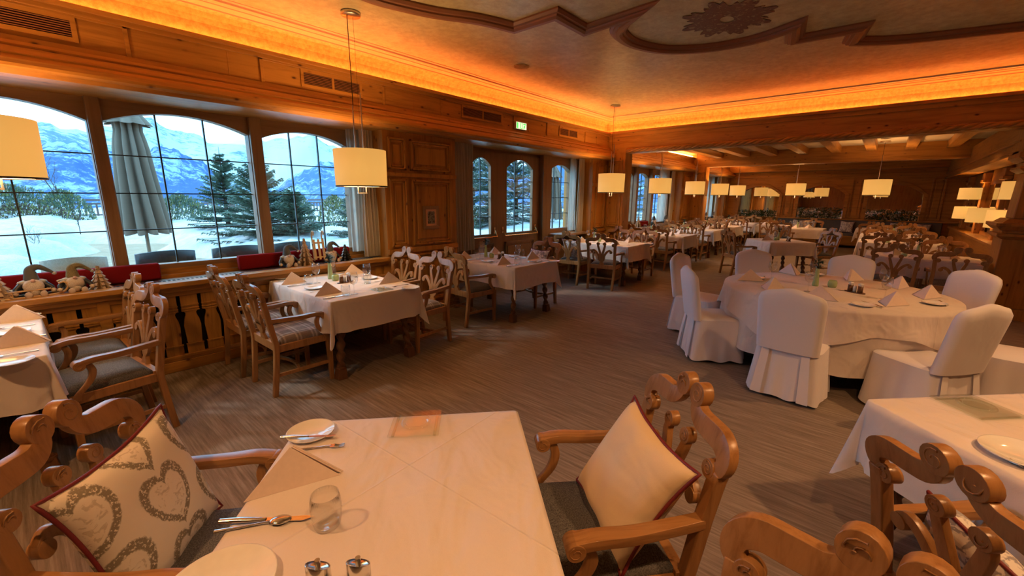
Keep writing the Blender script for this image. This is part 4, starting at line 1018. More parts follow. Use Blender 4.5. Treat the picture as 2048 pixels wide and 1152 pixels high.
# ---------------------------------------------------------------- tableware prototypes (origin on the cloth)
def p_napkin():
    mb=MB(); 
    # folded tent: broad face, ridge running back, doubled rolled edge on one side
    A=(.0,.030,.118); Lf=(-.128,0,0); Rt_=(.128,0,0); B=(.0,.150,0)
    mb.add([Lf,Rt_,A,B],[(0,1,2),(1,3,2),(3,0,2)],0)
    for o_ in (.006,.012):
        mb.add([(Rt_[0]+o_*.6,o_,0),(A[0]+o_*.5,A[1]+o_,A[2]-.004),(B[0]+o_,B[1]+o_,0),(Rt_[0]+o_*.6+.004,o_+.006,0),(A[0]+o_*.5+.004,A[1]+o_+.004,A[2]-.004),(B[0]+o_,B[1]+o_+.004,0)],[(0,2,1),(3,4,5),(0,1,4,3),(1,2,5,4),(0,3,5,2)],0)
    return tag(mb.build('folded_napkin','napkin',bevel=.002,seg=1),'x','napkin')
def p_plate(r=.085):
    mb=MB(); mb.lathe([(.001,.004),(r*.55,.004),(r*.62,.007),(r*.97,.015),(r,.017),(r*.99,.013),(r*.62,.002),(r*.5,0),(.001,0)],48)
    return mb.build('plate','china')
def p_fork():
    mb=MB(); mb.tube([(-.09,0,.004),(-.03,0,.006),(.03,0,.008),(.045,0,.007)],[.006,.0045,.003,.004],8,flat=.5)
    mb.box(.043,-.010,.006,.058,.010,.008)
    for k in range(4): y=-.009+k*.006; mb.tube([(.056,y,.007),(.075,y,.004),(.092,y,.007)],.0016,5)
    return tag(mb.build('fork','steel'),'x','fork')
def p_knife():
    t=thing('table_knife','x','knife'); mb=MB(); mb.tube([(-.11,0,.007),(-.06,0,.008),(.0,0,.007)],[.008,.009,.006],8,flat=.6); mb.build('handle','steel',t)
    mb=MB(); mb.prism([(0,-.006),(.09,-.008),(.115,.004),(.10,.008),(0,.006)],.005,.0065,'z'); mb.build('blade','steel',t); return t
def p_spoon():
    mb=MB(); mb.tube([(-.10,0,.004),(-.03,0,.006),(.03,0,.009),(.05,0,.008)],[.007,.005,.003,.004],8,flat=.5); mb.ell((.072,0,.009),(.030,.020,.006),16,8)
    return tag(mb.build('spoon','steel'),'x','spoon')
def p_tumbler():
    mb=MB(); mb.lathe([(.001,0),(.030,0),(.034,.004),(.040,.035),(.041,.060),(.037,.098),(.0355,.098),(.039,.060),(.038,.035),(.030,.012),(.001,.011)],32); return tag(mb.build('tumbler','glass'),'x','glass')
def p_wine():
    t=thing('wine_glass','x','glass'); mb=MB(); mb.lathe([(.004,.085),(.030,.105),(.041,.135),(.041,.165),(.034,.205),(.033,.205),(.040,.165),(.040,.135),(.029,.107),(.001,.088)],28); mb.build('bowl','glass',t)
    mb=MB(); mb.lathe([(.001,0),(.034,0),(.034,.002),(.005,.006),(.0035,.03),(.0035,.08),(.006,.088),(.001,.09)],24); mb.build('stem','glass',t); return t
def p_sqplate():
    mb=MB(); S=.085; mb.box(-S,-S,.004,S,S,.011); mb.lathe([(.036,.012),(.044,.018),(.050,.016),(.052,.011)],32); mb.lathe([(.001,.0125),(.034,.0125)],32); mb.box(-S+.01,-S+.01,.0,-S+.02,S-.01,.004); mb.box(S-.02,-S+.01,0,S-.01,S-.01,.004)
    return tag(mb.build('glass_tray','glassp',bevel=.0015,seg=1),'x','glass tray')
def p_vase():
    t=thing('bud_vase','x','vase'); mb=MB(); mb.lathe([(.001,0),(.026,0),(.028,.01),(.016,.17),(.018,.175),(.013,.172),(.022,.02),(.001,.015)],24); mb.build('vase_body','green',t)
    rnd=random.Random(4); mb=MB(); mb.tube([(0,0,.10),(.004,0,.22)],.0025,5)
    for k in range(60):
        a=rnd.random()*6.28; z=.17+rnd.random()*.10; L=.02+.045*rnd.random(); p=Vector((0,0,z)); q=p+Vector((math.cos(a)*L,math.sin(a)*L,.02*rnd.random())); e=Vector((-math.sin(a),math.cos(a),.3))*.006
        mb.add([tuple(p-e),tuple(p+e),tuple(q+e*.5),tuple(q-e*.5)],[(0,1,2,3)])
    for k in range(6): a=k*1.05; mb.ell((.035*math.cos(a),.035*math.sin(a),.235+.01*math.sin(k*2)),(.008,.008,.008),8,6)
    mb.build('sprig','sprig',t); return t
def p_candle():
    mb=MB(); mb.lathe([(.001,0),(.030,0),(.037,.02),(.037,.045),(.030,.065),(.026,.063),(.032,.045),(.032,.02),(.001,.012)],24); return tag(mb.build('candle_holder','green'),'x','candle holder')
def p_cruet():
    t=thing('condiment_set','x','condiment set'); mb=MB(); mb.prism([(.095*math.cos(a/12*6.283),.035*math.sin(a/12*6.283)) for a in range(12)],0,.008,'z'); mb.build('tray','dkwood',t)
    for k,(x,c) in enumerate(((-.045,0),(.045,0))):
        mb=MB(); mb.lathe([(.001,.008),(.021,.008),(.021,.07),(.001,.07)],20,(x,0,0)); j=mb.build('mill','dkwood',t)
        mb=MB(); mb.lathe([(.001,.085),(.022,.083),(.024,.090),(.010,.098),(.001,.099)],20,(x,0,0)); mb.lathe([(.018,.07),(.019,.084)],20,(x,0,0)); mb.build('cap','china',j)
    mb=MB(); mb.lathe([(.001,.008),(.014,.008),(.014,.055),(.008,.068),(.001,.068)],16,(0,.006,0)); mb.build('shaker','china',t)
    return t
def p_shaker():
    t=thing('steel_shaker','x','shaker'); mb=MB(); n=28; vs=[]
    for j,(r,z,sl) in enumerate(((.001,0,0),(.026,0,0),(.026,.075,.016),(.0255,.076,.016),(.020,.070,.012),(.001,.068,.012))):
        for i in range(n): a=2*PI*i/n; vs.append((r*math.cos(a),r*math.sin(a),z+sl*math.cos(a)*(r/.026)))
    mb.add(vs,[(j*n+i,j*n+(i+1)%n,(j+1)*n+(i+1)%n,(j+1)*n+i) for j in range(5) for i in range(n)],0,True); mb.build('body','steel',t)
    mb=MB(); mb.tube([(0,0,.066),(0,0,.090)],.006,12); mb.build('knob','steel',t); return t
PR={'napkin':p_napkin(),'plate':tag(p_plate(),'x','plate'),'fork':p_fork(),'knife':p_knife(),'spoon':p_spoon(),'tumbler':p_tumbler(),'wine':p_wine(),'tray':p_sqplate(),'vase':p_vase(),'candle':p_candle(),'cruet':p_cruet(),'shaker':p_shaker()}
ZT=.7565
def put(kind,x,y,rz,label,group=None,z=ZT,sc=1):
    o=place(PR[kind],(x,y,z),R(rz),label,group)
    if sc!=1: o.scale=(sc,sc,sc)
    return o
# ================================================================= LAYOUT
def table_at(proto_t,x,y,rz,label,group=None): return place(proto_t,(x,y,0),R(rz),label,group)
TW=make_table(.92,1.32); TF=make_table(.93,.86); TS=make_table(.90,.90)
CW=[make_cloth(.94,1.355,.29,1),make_cloth(.94,1.355,.29,5)]; CF=make_cloth(.95,.88,.30,2); CS=make_cloth(.94,.94,.27,3)
for c in CW+[CF,CS]: tag(c,'x','tablecloth')
def cl(proto,x,y,rz,label,group=None): return place(proto,(x,y,.7535),R(rz),label,group)
GN='folded napkins on the tables'; GC='carved oak armchairs'; GW='white linen tablecloths'; GT='tables with twisted legs'
W=[('the cut-off left window table',-.49,4.12),('the nearest whole window table',2.085,4.12),('the table before the glazed doors',4.50,4.12),
   ('the table left of the corner pilaster',7.70,4.12),('the table right of the corner pilaster',10.57,4.12),('the second window table past the pilaster',12.92,4.12),('the third window table past the pilaster',15.15,4.12),('the farthest window table',17.65,4.1)]
def rot(x,y,a): a=R(a); return x*math.cos(a)-y*math.sin(a),x*math.sin(a)+y*math.cos(a)
CN={(-1,-1):'near left',(-1,1):'far left',(1,-1):'near right',(1,1):'far right'}
def setting(T,cx,cy,rz,lx,ly,cn,lev,face,rnd):
    "napkin, bread plate, cutlery, glass for one diner; lx,ly in the table frame"
    def q(dx,dy): x,y=rot(lx+dx,ly+dy,rz); return cx+x,cy+y
    s_=1 if face==0 else -1
    x,y=q(0,0); put('napkin',x,y,rz+rnd.uniform(-7,7),'folded napkin at the %s place of %s'%(cn,T),GN)
    x,y=q(.02*s_,.36*s_-(.02)); 
    if lev>=1: put('plate',x,y,0,'white side plate, %s place of %s'%(cn,T),'side plates')
    if lev>=2:
        x,y=q(-.01*s_,-.15*s_); put('knife',x,y,rz+(180 if s_<0 else 0),'steel knife, %s place of %s'%(cn,T),'table knives')
        x,y=q(.01*s_,.20*s_); put('fork',x,y,rz+(180 if s_<0 else 0),'steel fork, %s place of %s'%(cn,T),'forks')
    if lev>=1:
        x,y=q(.17*s_,-.17*s_*(.9)); put('wine',x,y,0,'stemmed wine glass, %s place of %s'%(cn,T),'wine glasses')
        if lev>=2: x,y=q(.12*s_,-.22*s_+.02); put('tumbler',x-.03,y+.05*s_,0,'clear water tumbler, %s place of %s'%(cn,T),'water tumblers')
def centre(T,cx,cy,rz,lev,dx=0,dy=0):
    def q(a,b): x,y=rot(a+dx,b+dy,rz); return cx+x,cy+y
    x,y=q(.03,.33); put('vase',x,y,0,'pale green bud vase with sprig on %s'%T,'bud vases')
    x,y=q(.02,.20); put('candle',x,y,0,'round pale green candle holder on %s'%T,'candle holders')
    if lev>=1: x,y=q(.04,.03); put('cruet',x,y,rz+8,'wooden mills on a tray on %s'%T,'condiment sets')
    if lev>=2: x,y=q(.10,-.56); put('tray',x,y,rz,'square pressed glass tray on %s'%T,'glass trays')
rnd=random.Random(31)
for i,(T,x,y) in enumerate(W):
    table_at(TW,x,y,0,'wooden body and twisted legs of %s'%T,GT)
    cl(CW[i%2],x,y,0,'white linen cloth draped over %s'%T,GW)
    lev=2 if i in (0,1,2) else 1
    for (sx,sy),cn in CN.items():
        if i==0 and sx<0: continue
        setting(T,x,y,0,sx*(.34 if i!=0 else .36),-.38+ (0 if sy<0 else .75)+(.04 if sx>0 else 0),cn,lev,0 if sx<0 else 180,rnd)
    if i!=0: centre(T,x,y,0,lev)
# chairs at the window tables
SD={-1:'left',1:'right'}
def wchair(i,sx,x,y,face,far,seat=None):
    T=W[i][0]; return chair(x,y,face,'oak armchair at the %s of %s, %s end'%(SD[sx],T,'window' if far else 'aisle'),GC,seat)
wchair(0,1,.20,3.84,188,0); wchair(0,1,.19,4.46,182,1)
wchair(1,-1,1.44,3.84,1,0,'plaid'); wchair(1,-1,1.40,4.47,0,1,'plaid')
wchair(1,1,2.76,3.80,184,0,'plaid'); wchair(1,1,2.78,4.44,181,1,'plaid')
wchair(2,-1,3.82,4.04,-3,0); c22=wchair(2,1,5.10,3.98,176,0)
c31=wchair(3,-1,6.98,3.76,12,0); c32=wchair(3,-1,7.02,4.46,3,1); wchair(3,1,8.43,3.80,180,0); wchair(3,1,8.43,4.44,180,1)
wchair(4,-1,9.82,3.86,0,0); wchair(4,-1,9.86,4.49,0,1); wchair(4,1,11.30,3.80,180,0); wchair(4,1,11.28,4.44,180,1)
for i in (5,6,7):
    T,x,y=W[i]
    for sx in (-1,1):
        for far in (0,1): wchair(i,sx,x+sx*.74,y-.32+.62*far,90+sx*90,far)
# ---- near table
NT_=(.625,1.001); a0=48.3
table_at(TF,*NT_,a0,'wooden table under the nearest slanted cloth, mostly hidden',GT)
cl(CF,*NT_,a0,'large creased white cloth of the nearest table, bottom centre',GW)
NR='the nearest table'
put('napkin',.428,1.262,-20.3,'large folded napkin standing in the left part of the nearest table',GN,sc=1.06)
put('plate',.600,1.530,0,'small plate with a knife across it on the nearest table','side plates')
put('knife',.575,1.495,-45,'butter knife lying across the small plate on the nearest table','table knives',z=ZT+.010,sc=.9)
put('fork',.572,1.415,-38,'silver fork lying behind the napkin of the nearest table','forks')
put('knife',.318,1.178,-45,'dinner knife lying beside the tumbler on the nearest table','table knives',sc=1.12)
put('spoon',.288,1.184,-35,'silver spoon lying beside the dinner knife on the nearest table','spoons',sc=.95)
put('tumbler',.425,1.037,0,'clear empty tumbler standing on the nearest table','water tumblers')
put('tray',.907,1.285,-44,'square pressed glass tray at the far edge of the nearest table','glass trays',sc=1.12)
bp_=p_plate(.118); tag(bp_,'large white plate cut off by the bottom edge of the view','plate'); bp_.location=(.168,1.030,ZT)
put('shaker',.318,.850,200,'left steel shaker at the bottom edge of the nearest table','steel shakers')
put('shaker',.382,.788,205,'right steel shaker at the bottom edge of the nearest table','steel shakers')
cL=chair(.215,1.56,-42,'carved oak armchair holding the heart print pillow, bottom left',GC)
cR=chair(1.232,.652,137,'carved oak armchair holding the plain cream pillow',GC)
pl=make_pillow('hearts','cream pillow printed with heart shaped wreaths, edged in red piping',.235)
def in_chair(o,cx,cy,face,fx,fy,z,tilt,roll,yawo=0):
    f=R(face+yawo); fd=Vector((math.cos(f),math.sin(f),0)); lt=Vector((-math.sin(f),math.cos(f),0)); f0=R(face)
    c=Vector((cx,cy,0))+Vector((math.cos(f0),math.sin(f0),0))*fx+Vector((-math.sin(f0),math.cos(f0),0))*fy; c.z=z
    zd=fd*math.cos(R(tilt))+Vector((0,0,1))*math.sin(R(tilt)); xd=lt*math.cos(R(roll))+(Vector((0,0,1))*math.cos(R(tilt))-fd*math.sin(R(tilt)))*math.sin(R(roll)); orient(o,c,xd,zd)
orient(pl,(.125,1.655,.665),(.668,.742,.063),(.701,-.655,.282))
pl2=make_pillow('cushcream','plain cream linen pillow with red piping in the armchair right of the nearest table',.215,.085)
orient(pl2,(1.289,.554,.665),(-.618,-.78,-.098),(-.713,.504,.488))
cRB=chair(1.665,-.50,-50,'carved oak armchair seen from behind in the lower right corner',GC)
cRC=chair(.63,-.045,169,'oak armchair showing only its carved top rail at the bottom edge',GC)
pq=make_pillow('print','pale pillow on the seat of the lower right armchair',.18,.06); in_chair(pq,1.665,-.50,-50,-.06,.12,.58,35,30)
# near right table
table_at(TF,2.396,-.708,46,'wooden table hidden under the cloth of the near right table',GT)
cl(CF,2.396,-.708,46,'white cloth with a hanging corner on the near right table',GW)
put('tray',2.62,-.43,46,'square pressed glass tray on the near right table','glass trays',sc=1.25)
put('plate',2.20,-.50,0,'white plate at the right edge on the near right table','side plates',sc=1.35)
put('fork',2.08,-.52,46,'steel fork below the plate on the near right table','forks')
# ---- round table with covered chairs
RC=(5.27,.30); t=thing('round_table','round banquet table under white cloths with covered chairs around it','table',(RC[0],RC[1],0)); mb=MB(); mb.lathe([(.001,.72),(.93,.72),(.94,.735),(.93,.75),(.001,.75)],60); mb.build('table_top','dkwood',t)
for k in range(4):
    mb=MB(); a=k*PI/2+.5; mb.bar((.5*math.cos(a),.5*math.sin(a),0),(.45*math.cos(a),.45*math.sin(a),.72),.06,.06); mb.build('leg','dkwood',t)
u=make_roundcloth(.945,.56,3,'under_cloth',.022,17); u.location=(*RC,.7515); tag(u,'long white under cloth hanging low round the banquet table','tablecloth',GW)
u=make_roundcloth(.955,.27,9,'tablecloth',.022,13,True); u.location=(*RC,.7565); tag(u,'square white top cloth with falling folds on the round banquet table','tablecloth',GW)
for k,(x,y,f,lb) in enumerate([(4.19,.42,-5,'white covered chair seen square from behind, front of the round table'),(4.65,1.19,-56,'white covered chair at the left of the round table, nearer the camera'),(5.42,1.58,-98,'white covered chair at the far left of the round table, seen edge on'),
    (4.42,-.39,52,'white covered chair with its back turned, right front of round table'),(6.03,-.58,134,'white covered chair facing the camera at the right of the round table'),(6.50,.20,182,'white covered chair behind the round table, right of the vase'),(6.33,1.10,215,'white covered chair behind the round table, left of the vase'),(5.05,-1.02,86,'white covered chair cut off by the right edge, beside the round table')]):
    place(coverC,(x,y,0),R(f),lb,'white covered banquet chairs')
    coverC.scale=(1,1,1)
for o in [o for o in bpy.data.objects if o.name.startswith('covered_chair')]: o.scale=(1,1.04,.93)
ZR=.7605
for x,y,f,lb in [(5.17,1.00,-60,'at the left edge of the round table'),(4.84,.70,-25,'at the left front of the round table'),(6.00,.78,230,'at the back of the round table, left of the vase'),(6.05,.22,190,'at the back of the round table, right of the vase'),(5.83,-.27,-20,'at the right back of the round table'),(4.80,-.21,-35,'at the right front of the round table, nearest the camera'),(5.40,-.46,-30,'at the right edge of the round table'),(4.62,.33,-85,'peeping out behind the front covered chair')]:
    put('napkin',x,y,f,'white napkin tent '+lb,GN,ZR,1.06)
put('vase',5.34,.43,0,'green bud vase with dark sprig in the middle of the round table','bud vases',ZR,1.05); put('candle',5.37,.29,0,'green candle holder in the middle of the round table','candle holders',ZR,1.1); put('cruet',5.22,.10,60,'brown mills on a tray on the round table','condiment sets',ZR)
for k,(x,y,lb) in enumerate([(5.45,.85,'left back'),(5.75,.50,'behind the vase'),(5.60,-.10,'right of the mills'),(5.05,-.12,'near the front right napkin'),(4.95,.45,'behind the front covered chair')]):
    put('wine',x,y,0,'stemmed glass on the round table, '+lb,'wine glasses',ZR)
for k,(x,y,r_,lb) in enumerate([(5.36,.98,10,'between the left napkins'),(4.60,.02,40,'right of the front covered chair'),(5.10,-.45,10,'between the right front napkins'),(6.12,.50,-60,'behind the vase')]):
    put('plate',x,y,0,'side plate on the round table '+lb,'side plates',ZR); put('knife',x+.1,y-.06,r_,'knife on the round table '+lb,'table knives',ZR)
# ---- middle of the far room: slanted tables
def stable(T,x,y,rz,lev=1,proto=TS,cp=CS,n=4,so=.27):
    table_at(proto,x,y,rz,'wooden body and legs of %s'%T,GT); cl(cp,x,y,rz,'white cloth on %s'%T,GW)
    for k,cn in enumerate(['left','back','right','front'][:n]):
        dx,dy=rot(so,0,rz+180-90*k); put('napkin',x+dx,y+dy,rz+90*(k%2)+rnd.uniform(-6,6),'folded napkin on the %s side of %s'%(cn,T),GN)
        dx,dy=rot(so*.75,.18,rz+180-90*k); put('wine',x+dx,y+dy,0,'wine glass on the %s side of %s'%(cn,T),'wine glasses')
    put('vase',x+.05,y+.04,0,'green bud vase on %s'%T,'bud vases'); put('candle',x-.05,y+.07,0,'green candle holder on %s'%T,'candle holders')
TM='the slanted far room table'
stable(TM,10.78,1.62,-50,n=2); chair(10.18,2.24,-47,'oak armchair with empty seat left of %s'%TM,GC); chair(11.42,1.02,135,'oak armchair right of %s'%TM,GC)
put('cruet',10.7,1.45,30,'brown mills on a tray on %s'%TM,'condiment sets')
TM2='the middle table before the back bench'
stable(TM2,16.0,1.95,0,proto=TW,cp=CW[0]); chair(15.15,2.25,0,'oak armchair with a print pillow left of %s'%TM2,GC); chair(16.85,1.7,180,'oak armchair right of %s'%TM2,GC)
TM3='the small back left corner table'
stable(TM3,17.2,2.80,0,n=3); chair(16.4,2.8,0,'oak armchair beside %s'%TM3,GC)
# right hand row
RR=[('the first right hand row table',9.42,-.55),('the second right hand row table',12.1,-.35),('the third right hand row table',14.5,-.3),('the fourth right hand row table',17.3,-.1)]
for i,(T,x,y) in enumerate(RR):
    stable(T,x,y,0,proto=TW,cp=CW[1] if i%2 else CW[0],so=.33)
    for sx in (-1,1):
        for far in (0,1):
            if i==3 and sx>0: continue
            chair(x+sx*.80,y-.34+.66*far,90+sx*90,'oak armchair at the %s side of %s, %s'%('near' if sx<0 else 'far',T,'towards the middle' if far else 'towards the mirrors'),GC)
    if i in (0,1): put('candle',x-.2,y+.2,0,'extra candle holder on %s'%T,'candle holders')
# ================================================================= LAMPS
def lamp(x,y,label,zt=2.095,zb=1.745,zc=ZC,r=.255,power=9,first=[None]):
    t=thing('pendant_lamp',label,'lamp',(x,y,0),0,'fabric drum pendant lamps')
    mb=MB(); mb.lathe([(.001,zc-.035),(.085,zc-.035),(.09,zc-.03),(.09,zc),(.001,zc)],28); mb.build('canopy','steel2',t)
    mb=MB(); mb.tube([(-.04,0,zc-.03),(-.04,0,zt+.42)],.004,5); mb.tube([(.02,0,zc-.03),(.02,0,zt+.25)],.0012,4); mb.build('cord','dark',t)
    mb=MB(); mb.tube([(-.045,0,zt+.42),(-.045,0,zb-.072)],.007,6); mb.tube([(.045,0,zt+.55),(.045,0,zb-.072)],.007,6); mb.box(-.052,-.007,zb-.080,.052,.007,zb-.066); mb.build('pull_frame','steel2',t)
    mb=MB(); n=40; mb.lathe([(r*.985,zb+.0),(r,zt),(r-.004,zt),(r*.985-.004,zb)],n); sh=mb.build('lamp_shade','shade',t)
    mb=MB(); mb.lathe([(r*.985-.002,zb-.012),(r*.985+.002,zb-.012),(r*.985+.002,zb),(r*.985-.002,zb),(r*.985-.002,zb-.012)],n); mb.build('shade_rim','dark',t)
    mb=MB(); mb.lathe([(.001,zb-.006),(r*.95,zb-.006),(r*.95,zb-.003),(.001,zb-.003)],n); mb.build('diffuser','diffuser',t)
    for k,(zz,pw) in enumerate(((zt-.16,power*1.75),)):
        l=bpy.data.lights.new('lamp_light','POINT'); l.energy=pw*LAMPK; l.color=(1.0,.50,.18); l.shadow_soft_size=.08; lo=bpy.data.objects.new('lamp_light',l); COL.objects.link(lo); lo.parent=t; lo.location=(0,0,zz)
    return t
for x,y,lb,zc in [(-.09,4.2,'large pendant lamp cut off by the left edge',ZC),(2.36,4.10,'nearest whole pendant lamp, hanging before the curtain',ZC),(7.71,4.12,'pendant lamp hanging in front of the corner pilaster',ZC),
    (10.2,4.15,'second drum lamp from the corner pilaster, in front of the far room windows',2.95),(12.55,4.1,'third drum lamp of the far window row',2.95),(14.95,4.1,'fourth drum lamp of the far window row',2.95),(17.15,4.1,'last drum lamp of the far window row, beside the left arched mirror',2.95),
    (15.6,2.12,'drum lamp hanging between the left and middle arched mirrors',2.95),(13.2,.20,'drum lamp hanging left of the right arched mirror',2.95)]:
    lamp(x,y,lb,zc=zc)
# wall lamps on the right pilasters
def sconce(x,label,z0,z1,w_=.20):
    t=thing('wall_lamp',label,'lamp',(x,-1.66,0),0,'fabric shaded wall lamps'); mb=MB(); mb.lathe([(w_,z0),(w_*.97,z1),(w_*.97-.004,z1),(w_-.004,z0)],32,(0,.16,0)); mb.build('lamp_shade','shade',t)
    mb=MB(); mb.box(-.02,-.04,z0+.02,.02,.16,z0+.05); mb.tube([(0,.16,z0-.02),(0,.16,z1+.02)],.008,6); mb.build('bracket','steel2',t)
    for zz in (z0+.10,):
        l=bpy.data.lights.new('lamp_light','POINT'); l.energy=4*LAMPK; l.color=(1.0,.48,.14); l.shadow_soft_size=.05; lo=bpy.data.objects.new('lamp_light',l); COL.objects.link(lo); lo.parent=t; lo.location=(0,.10,zz)
for x,lb in ((10.65,'lower fabric wall lamp nearest the big pillar'),(12.9,'lower fabric wall lamp, second from the big pillar'),(15.25,'lower fabric wall lamp, third from the big pillar')): sconce(x,lb,1.20,1.49)
for x,lb in ((9.95,'upper fabric wall lamp beside the big pillar'),(15.05,'upper fabric wall lamp farther along the mirror wall')): sconce(x,lb,1.66,1.93)
# recessed spots: the first is a real lamp, the rest are added fill
def spot(x,y,z,label,e=40,ang=100,blend=.7,col=(1,.50,.20),tgt=None,vis=True):
    t=thing('recessed_spot',label,'spotlight',(x,y,z)); mb=MB(); mb.lathe([(.035,-.002),(.05,-.006),(.052,0)],20); mb.build('trim_ring','steel2',t); mb=MB(); mb.lathe([(.001,-.001),(.035,-.001)],20); mb.build('spot_glass','spot',t)
    l=bpy.data.lights.new('spot_light','SPOT'); l.energy=e*LAMPK; l.spot_size=R(ang); l.spot_blend=blend; l.color=col; l.shadow_soft_size=.06; lo=bpy.data.objects.new('spot_light',l); COL.objects.link(lo); lo.parent=t; lo.location=(0,0,-.03)
spot(12.7,1.53,2.995,'bright ceiling spot in the far room',30)
for x,y,lb in ((-.3,.2,'ceiling spot behind the camera'),(1.6,-1.6,'added ceiling fill spot by the near right table'),(3.2,.6,'ceiling spot over the aisle'),(-.9,2.4,'added ceiling fill spot over the left aisle')): pass
spot(.35,-.55,ZC-.002,'added ceiling fill spot on the near side of the nearest table',SPOTE*.62,135); spot(1.9,-1.6,ZC-.002,'added ceiling fill spot by the near right table',SPOTE*.95,125); spot(4.9,-1.9,ZC-.002,'added ceiling fill spot to the right of the round table',SPOTE*1.0,125); spot(-1.2,1.8,ZC-.002,'added ceiling fill spot over the left aisle',SPOTE*.8,125)  # added lamps, out of view, to brighten the near room
spot(11,-.8,2.995,'added ceiling fill spot over the first right hand table',SPOTE*.25,110); spot(15,-.6,2.995,'added ceiling fill spot over the far right hand tables',SPOTE*.25,110)  # added lamps to brighten the right hand row
# ================================================================= CURTAINS
def curtain_(label,x0,x1,y,z0,z1,mat='curtain',amp=.03,nf=7):
    mb=MB(); n=nf*10; m=12; vs=[]
    for j in range(m+1):
        q=j/m
        for i in range(n+1):
            u=i/n; x=x0+(x1-x0)*u+.01*math.sin(q*5+u*9); vs.append((x,y+amp*(.55+.45*q)*math.sin(u*nf*2*PI+.5*math.sin(q*2.2))+.006*math.sin(u*31),z1+(z0-z1)*q))
    mb.add(vs,[(j*(n+1)+i,j*(n+1)+i+1,(j+1)*(n+1)+i+1,(j+1)*(n+1)+i) for j in range(m) for i in range(n)],0,True)
    return tag(mb.build('curtain',mat),label,'curtain')
curtain_('taupe linen curtain behind the nearest whole lamp, right of the third window',2.90,3.16,5.05,.86,2.46)
curtain_('sheer pale curtain edge beside the taupe curtain at the third window',2.78,2.95,5.14,.93,2.46,'sheer',.02,3)
curtain_('taupe curtain left of the terrace doors',4.34,4.86,5.06,.78,2.46,nf=9)
curtain_('taupe curtain right of the window beside the terrace doors',8.02,8.30,5.06,.88,2.46)
curtain_('sheer curtain edge at the window beside the terrace doors',7.80,8.03,5.14,.93,2.46,'sheer',.02,4)
curtain_('curtain at the right end of the first far room windows',13.35,13.62,5.08,.9,2.46)
curtain_('sheer curtain before the rightmost of the first far room windows',12.6,13.3,5.14,.93,2.46,'sheer',.02,6)
curtain_('curtain at the right end of the farthest windows',18.15,18.42,5.08,.9,2.46)
curtain_('sheer curtain before the farthest windows',16.9,17.9,5.14,.93,2.46,'sheer',.02,8)
# picture, exit sign
t=thing('picture_frame','small wooden framed print hanging on the pine wall panel','picture',(3.80,YW-.024,1.35)); mb=MB()
for a in ((-.135,-.02,-.16,.135,0,-.115),(-.135,-.02,.115,.135,0,.16),(-.135,-.02,-.115,-.095,0,.115),(.095,-.02,-.115,.135,0,.115)): mb.box(*a)
mb.build('frame','frame',t,bevel=.005); mb=MB(); mb.box(-.06,-.010,-.085,.06,-.004,.085); mb.build('print','photo',t); mb=MB(); mb.box(-.095,-.006,-.115,.095,-.002,.115); mb.build('mat_board','gold',t)
t=thing('exit_sign','small green and white running man exit sign on the wood frieze','sign',(5.74,YW-.05,2.80)); mb=MB(); mb.box(-.14,0,-.055,.14,.045,.065); mb.build('sign_box','whiteplastic',t)
mb=MB(); mb.box(-.13,-.003,-.045,.13,0,.055); mb.build('sign_face','exitw',t)
mb=MB(); mb.box(-.125,-.005,-.04,-.085,-.003,.05); mb.box(-.03,-.005,-.04,.03,-.003,.05); mb.box(.045,-.005,.025,.12,-.003,.045); mb.prism([(.05,-.035),(.075,-.035),(.10,.0),(.085,.02),(.06,.01)],-.005,-.003); mb.build('pictogram','exit',t)
mb=MB(); mb.box(-.012,-.007,-.03,.012,-.005,.045); mb.build('door_mark','exitw',t)
# ================================================================= LEDGE DECORATION
ZL=.848
def gnome(label,x,y,rz,hat='gnome_grey',s=1.0,tip=1):
    t=thing('gnome_doll',label,'gnome doll',(x,y,ZL),R(rz),'gnome dolls on the window ledges'); t.scale=(s,s,s)
    mb=MB(); mb.ell((0,0,.065),(.075,.062,.068),20,12); mb.build('body','blackfab' if hat!='gnome_hat' else 'gnome_grey',t)
    mb=MB(); mb.ell((0,-.030,.085),(.060,.045,.058),18,10); mb.ell((0,-.045,.045),(.035,.030,.040),14,8); mb.build('beard','gnome_beard',t)
    mb=MB(); mb.ell((0,-.004,.118),(.082,.036,.024),18,8); mb.build('fur_collar','fur',t)
    mb=MB(); mb.ell((0,-.062,.135),(.014,.014,.014),12,8); mb.build('nose','skin',t)
    mb=MB(); p=catmull([(0,0,.12),(0,0,.17),(.004*tip,0,.215),(.045*tip,0,.232),(.09*tip,0,.205),(.125*tip,0,.175)],5); n=len(p); mb.tube(p,[.050-.042*(i/(n-1))**.8 for i in range(n)],14); mb.build('hat',hat,t)
    mb=MB(); mb.ell((.128*tip,0,.172),(.014,.014,.014),12,8); mb.build('pompom','fur',t)
    for s_ in (-1,1):
        mb=MB(); mb.tube([(s_*.065,-.01,.10),(s_*.095,-.03,.07),(s_*.10,-.045,.05)],[.020,.017,.015],10); mb.ell((s_*.10,-.05,.045),(.018,.016,.018),12,8,1); mb.build('arm',['blackfab','gnome_beard'],t)
        mb=MB(); mb.tube([(s_*.035,-.03,.025),(s_*.04,-.085,.022)],.018,10); mb.ell((s_*.04,-.095,.028),(.022,.014,.028),14,8,1); mb.build('leg',['blackfab','pinkfoot'],t)
gnome('dark hatted gnome doll sitting on the red sled at the far left ledge',-.02,4.96,5,'gnome_grey',1.0); 
gnome('striped hat gnome doll on the ledge left of the wooden tree',.205,4.95,8,'gnome_hat',.95)
gnome('grey hat gnome doll on the ledge above the nearest window table',1.90,5.0,5,'gnome_grey',1.0)
gnome('dark hatted gnome doll right of the toy sled on the ledge',2.40,5.0,10,'gnome_grey',1.0)
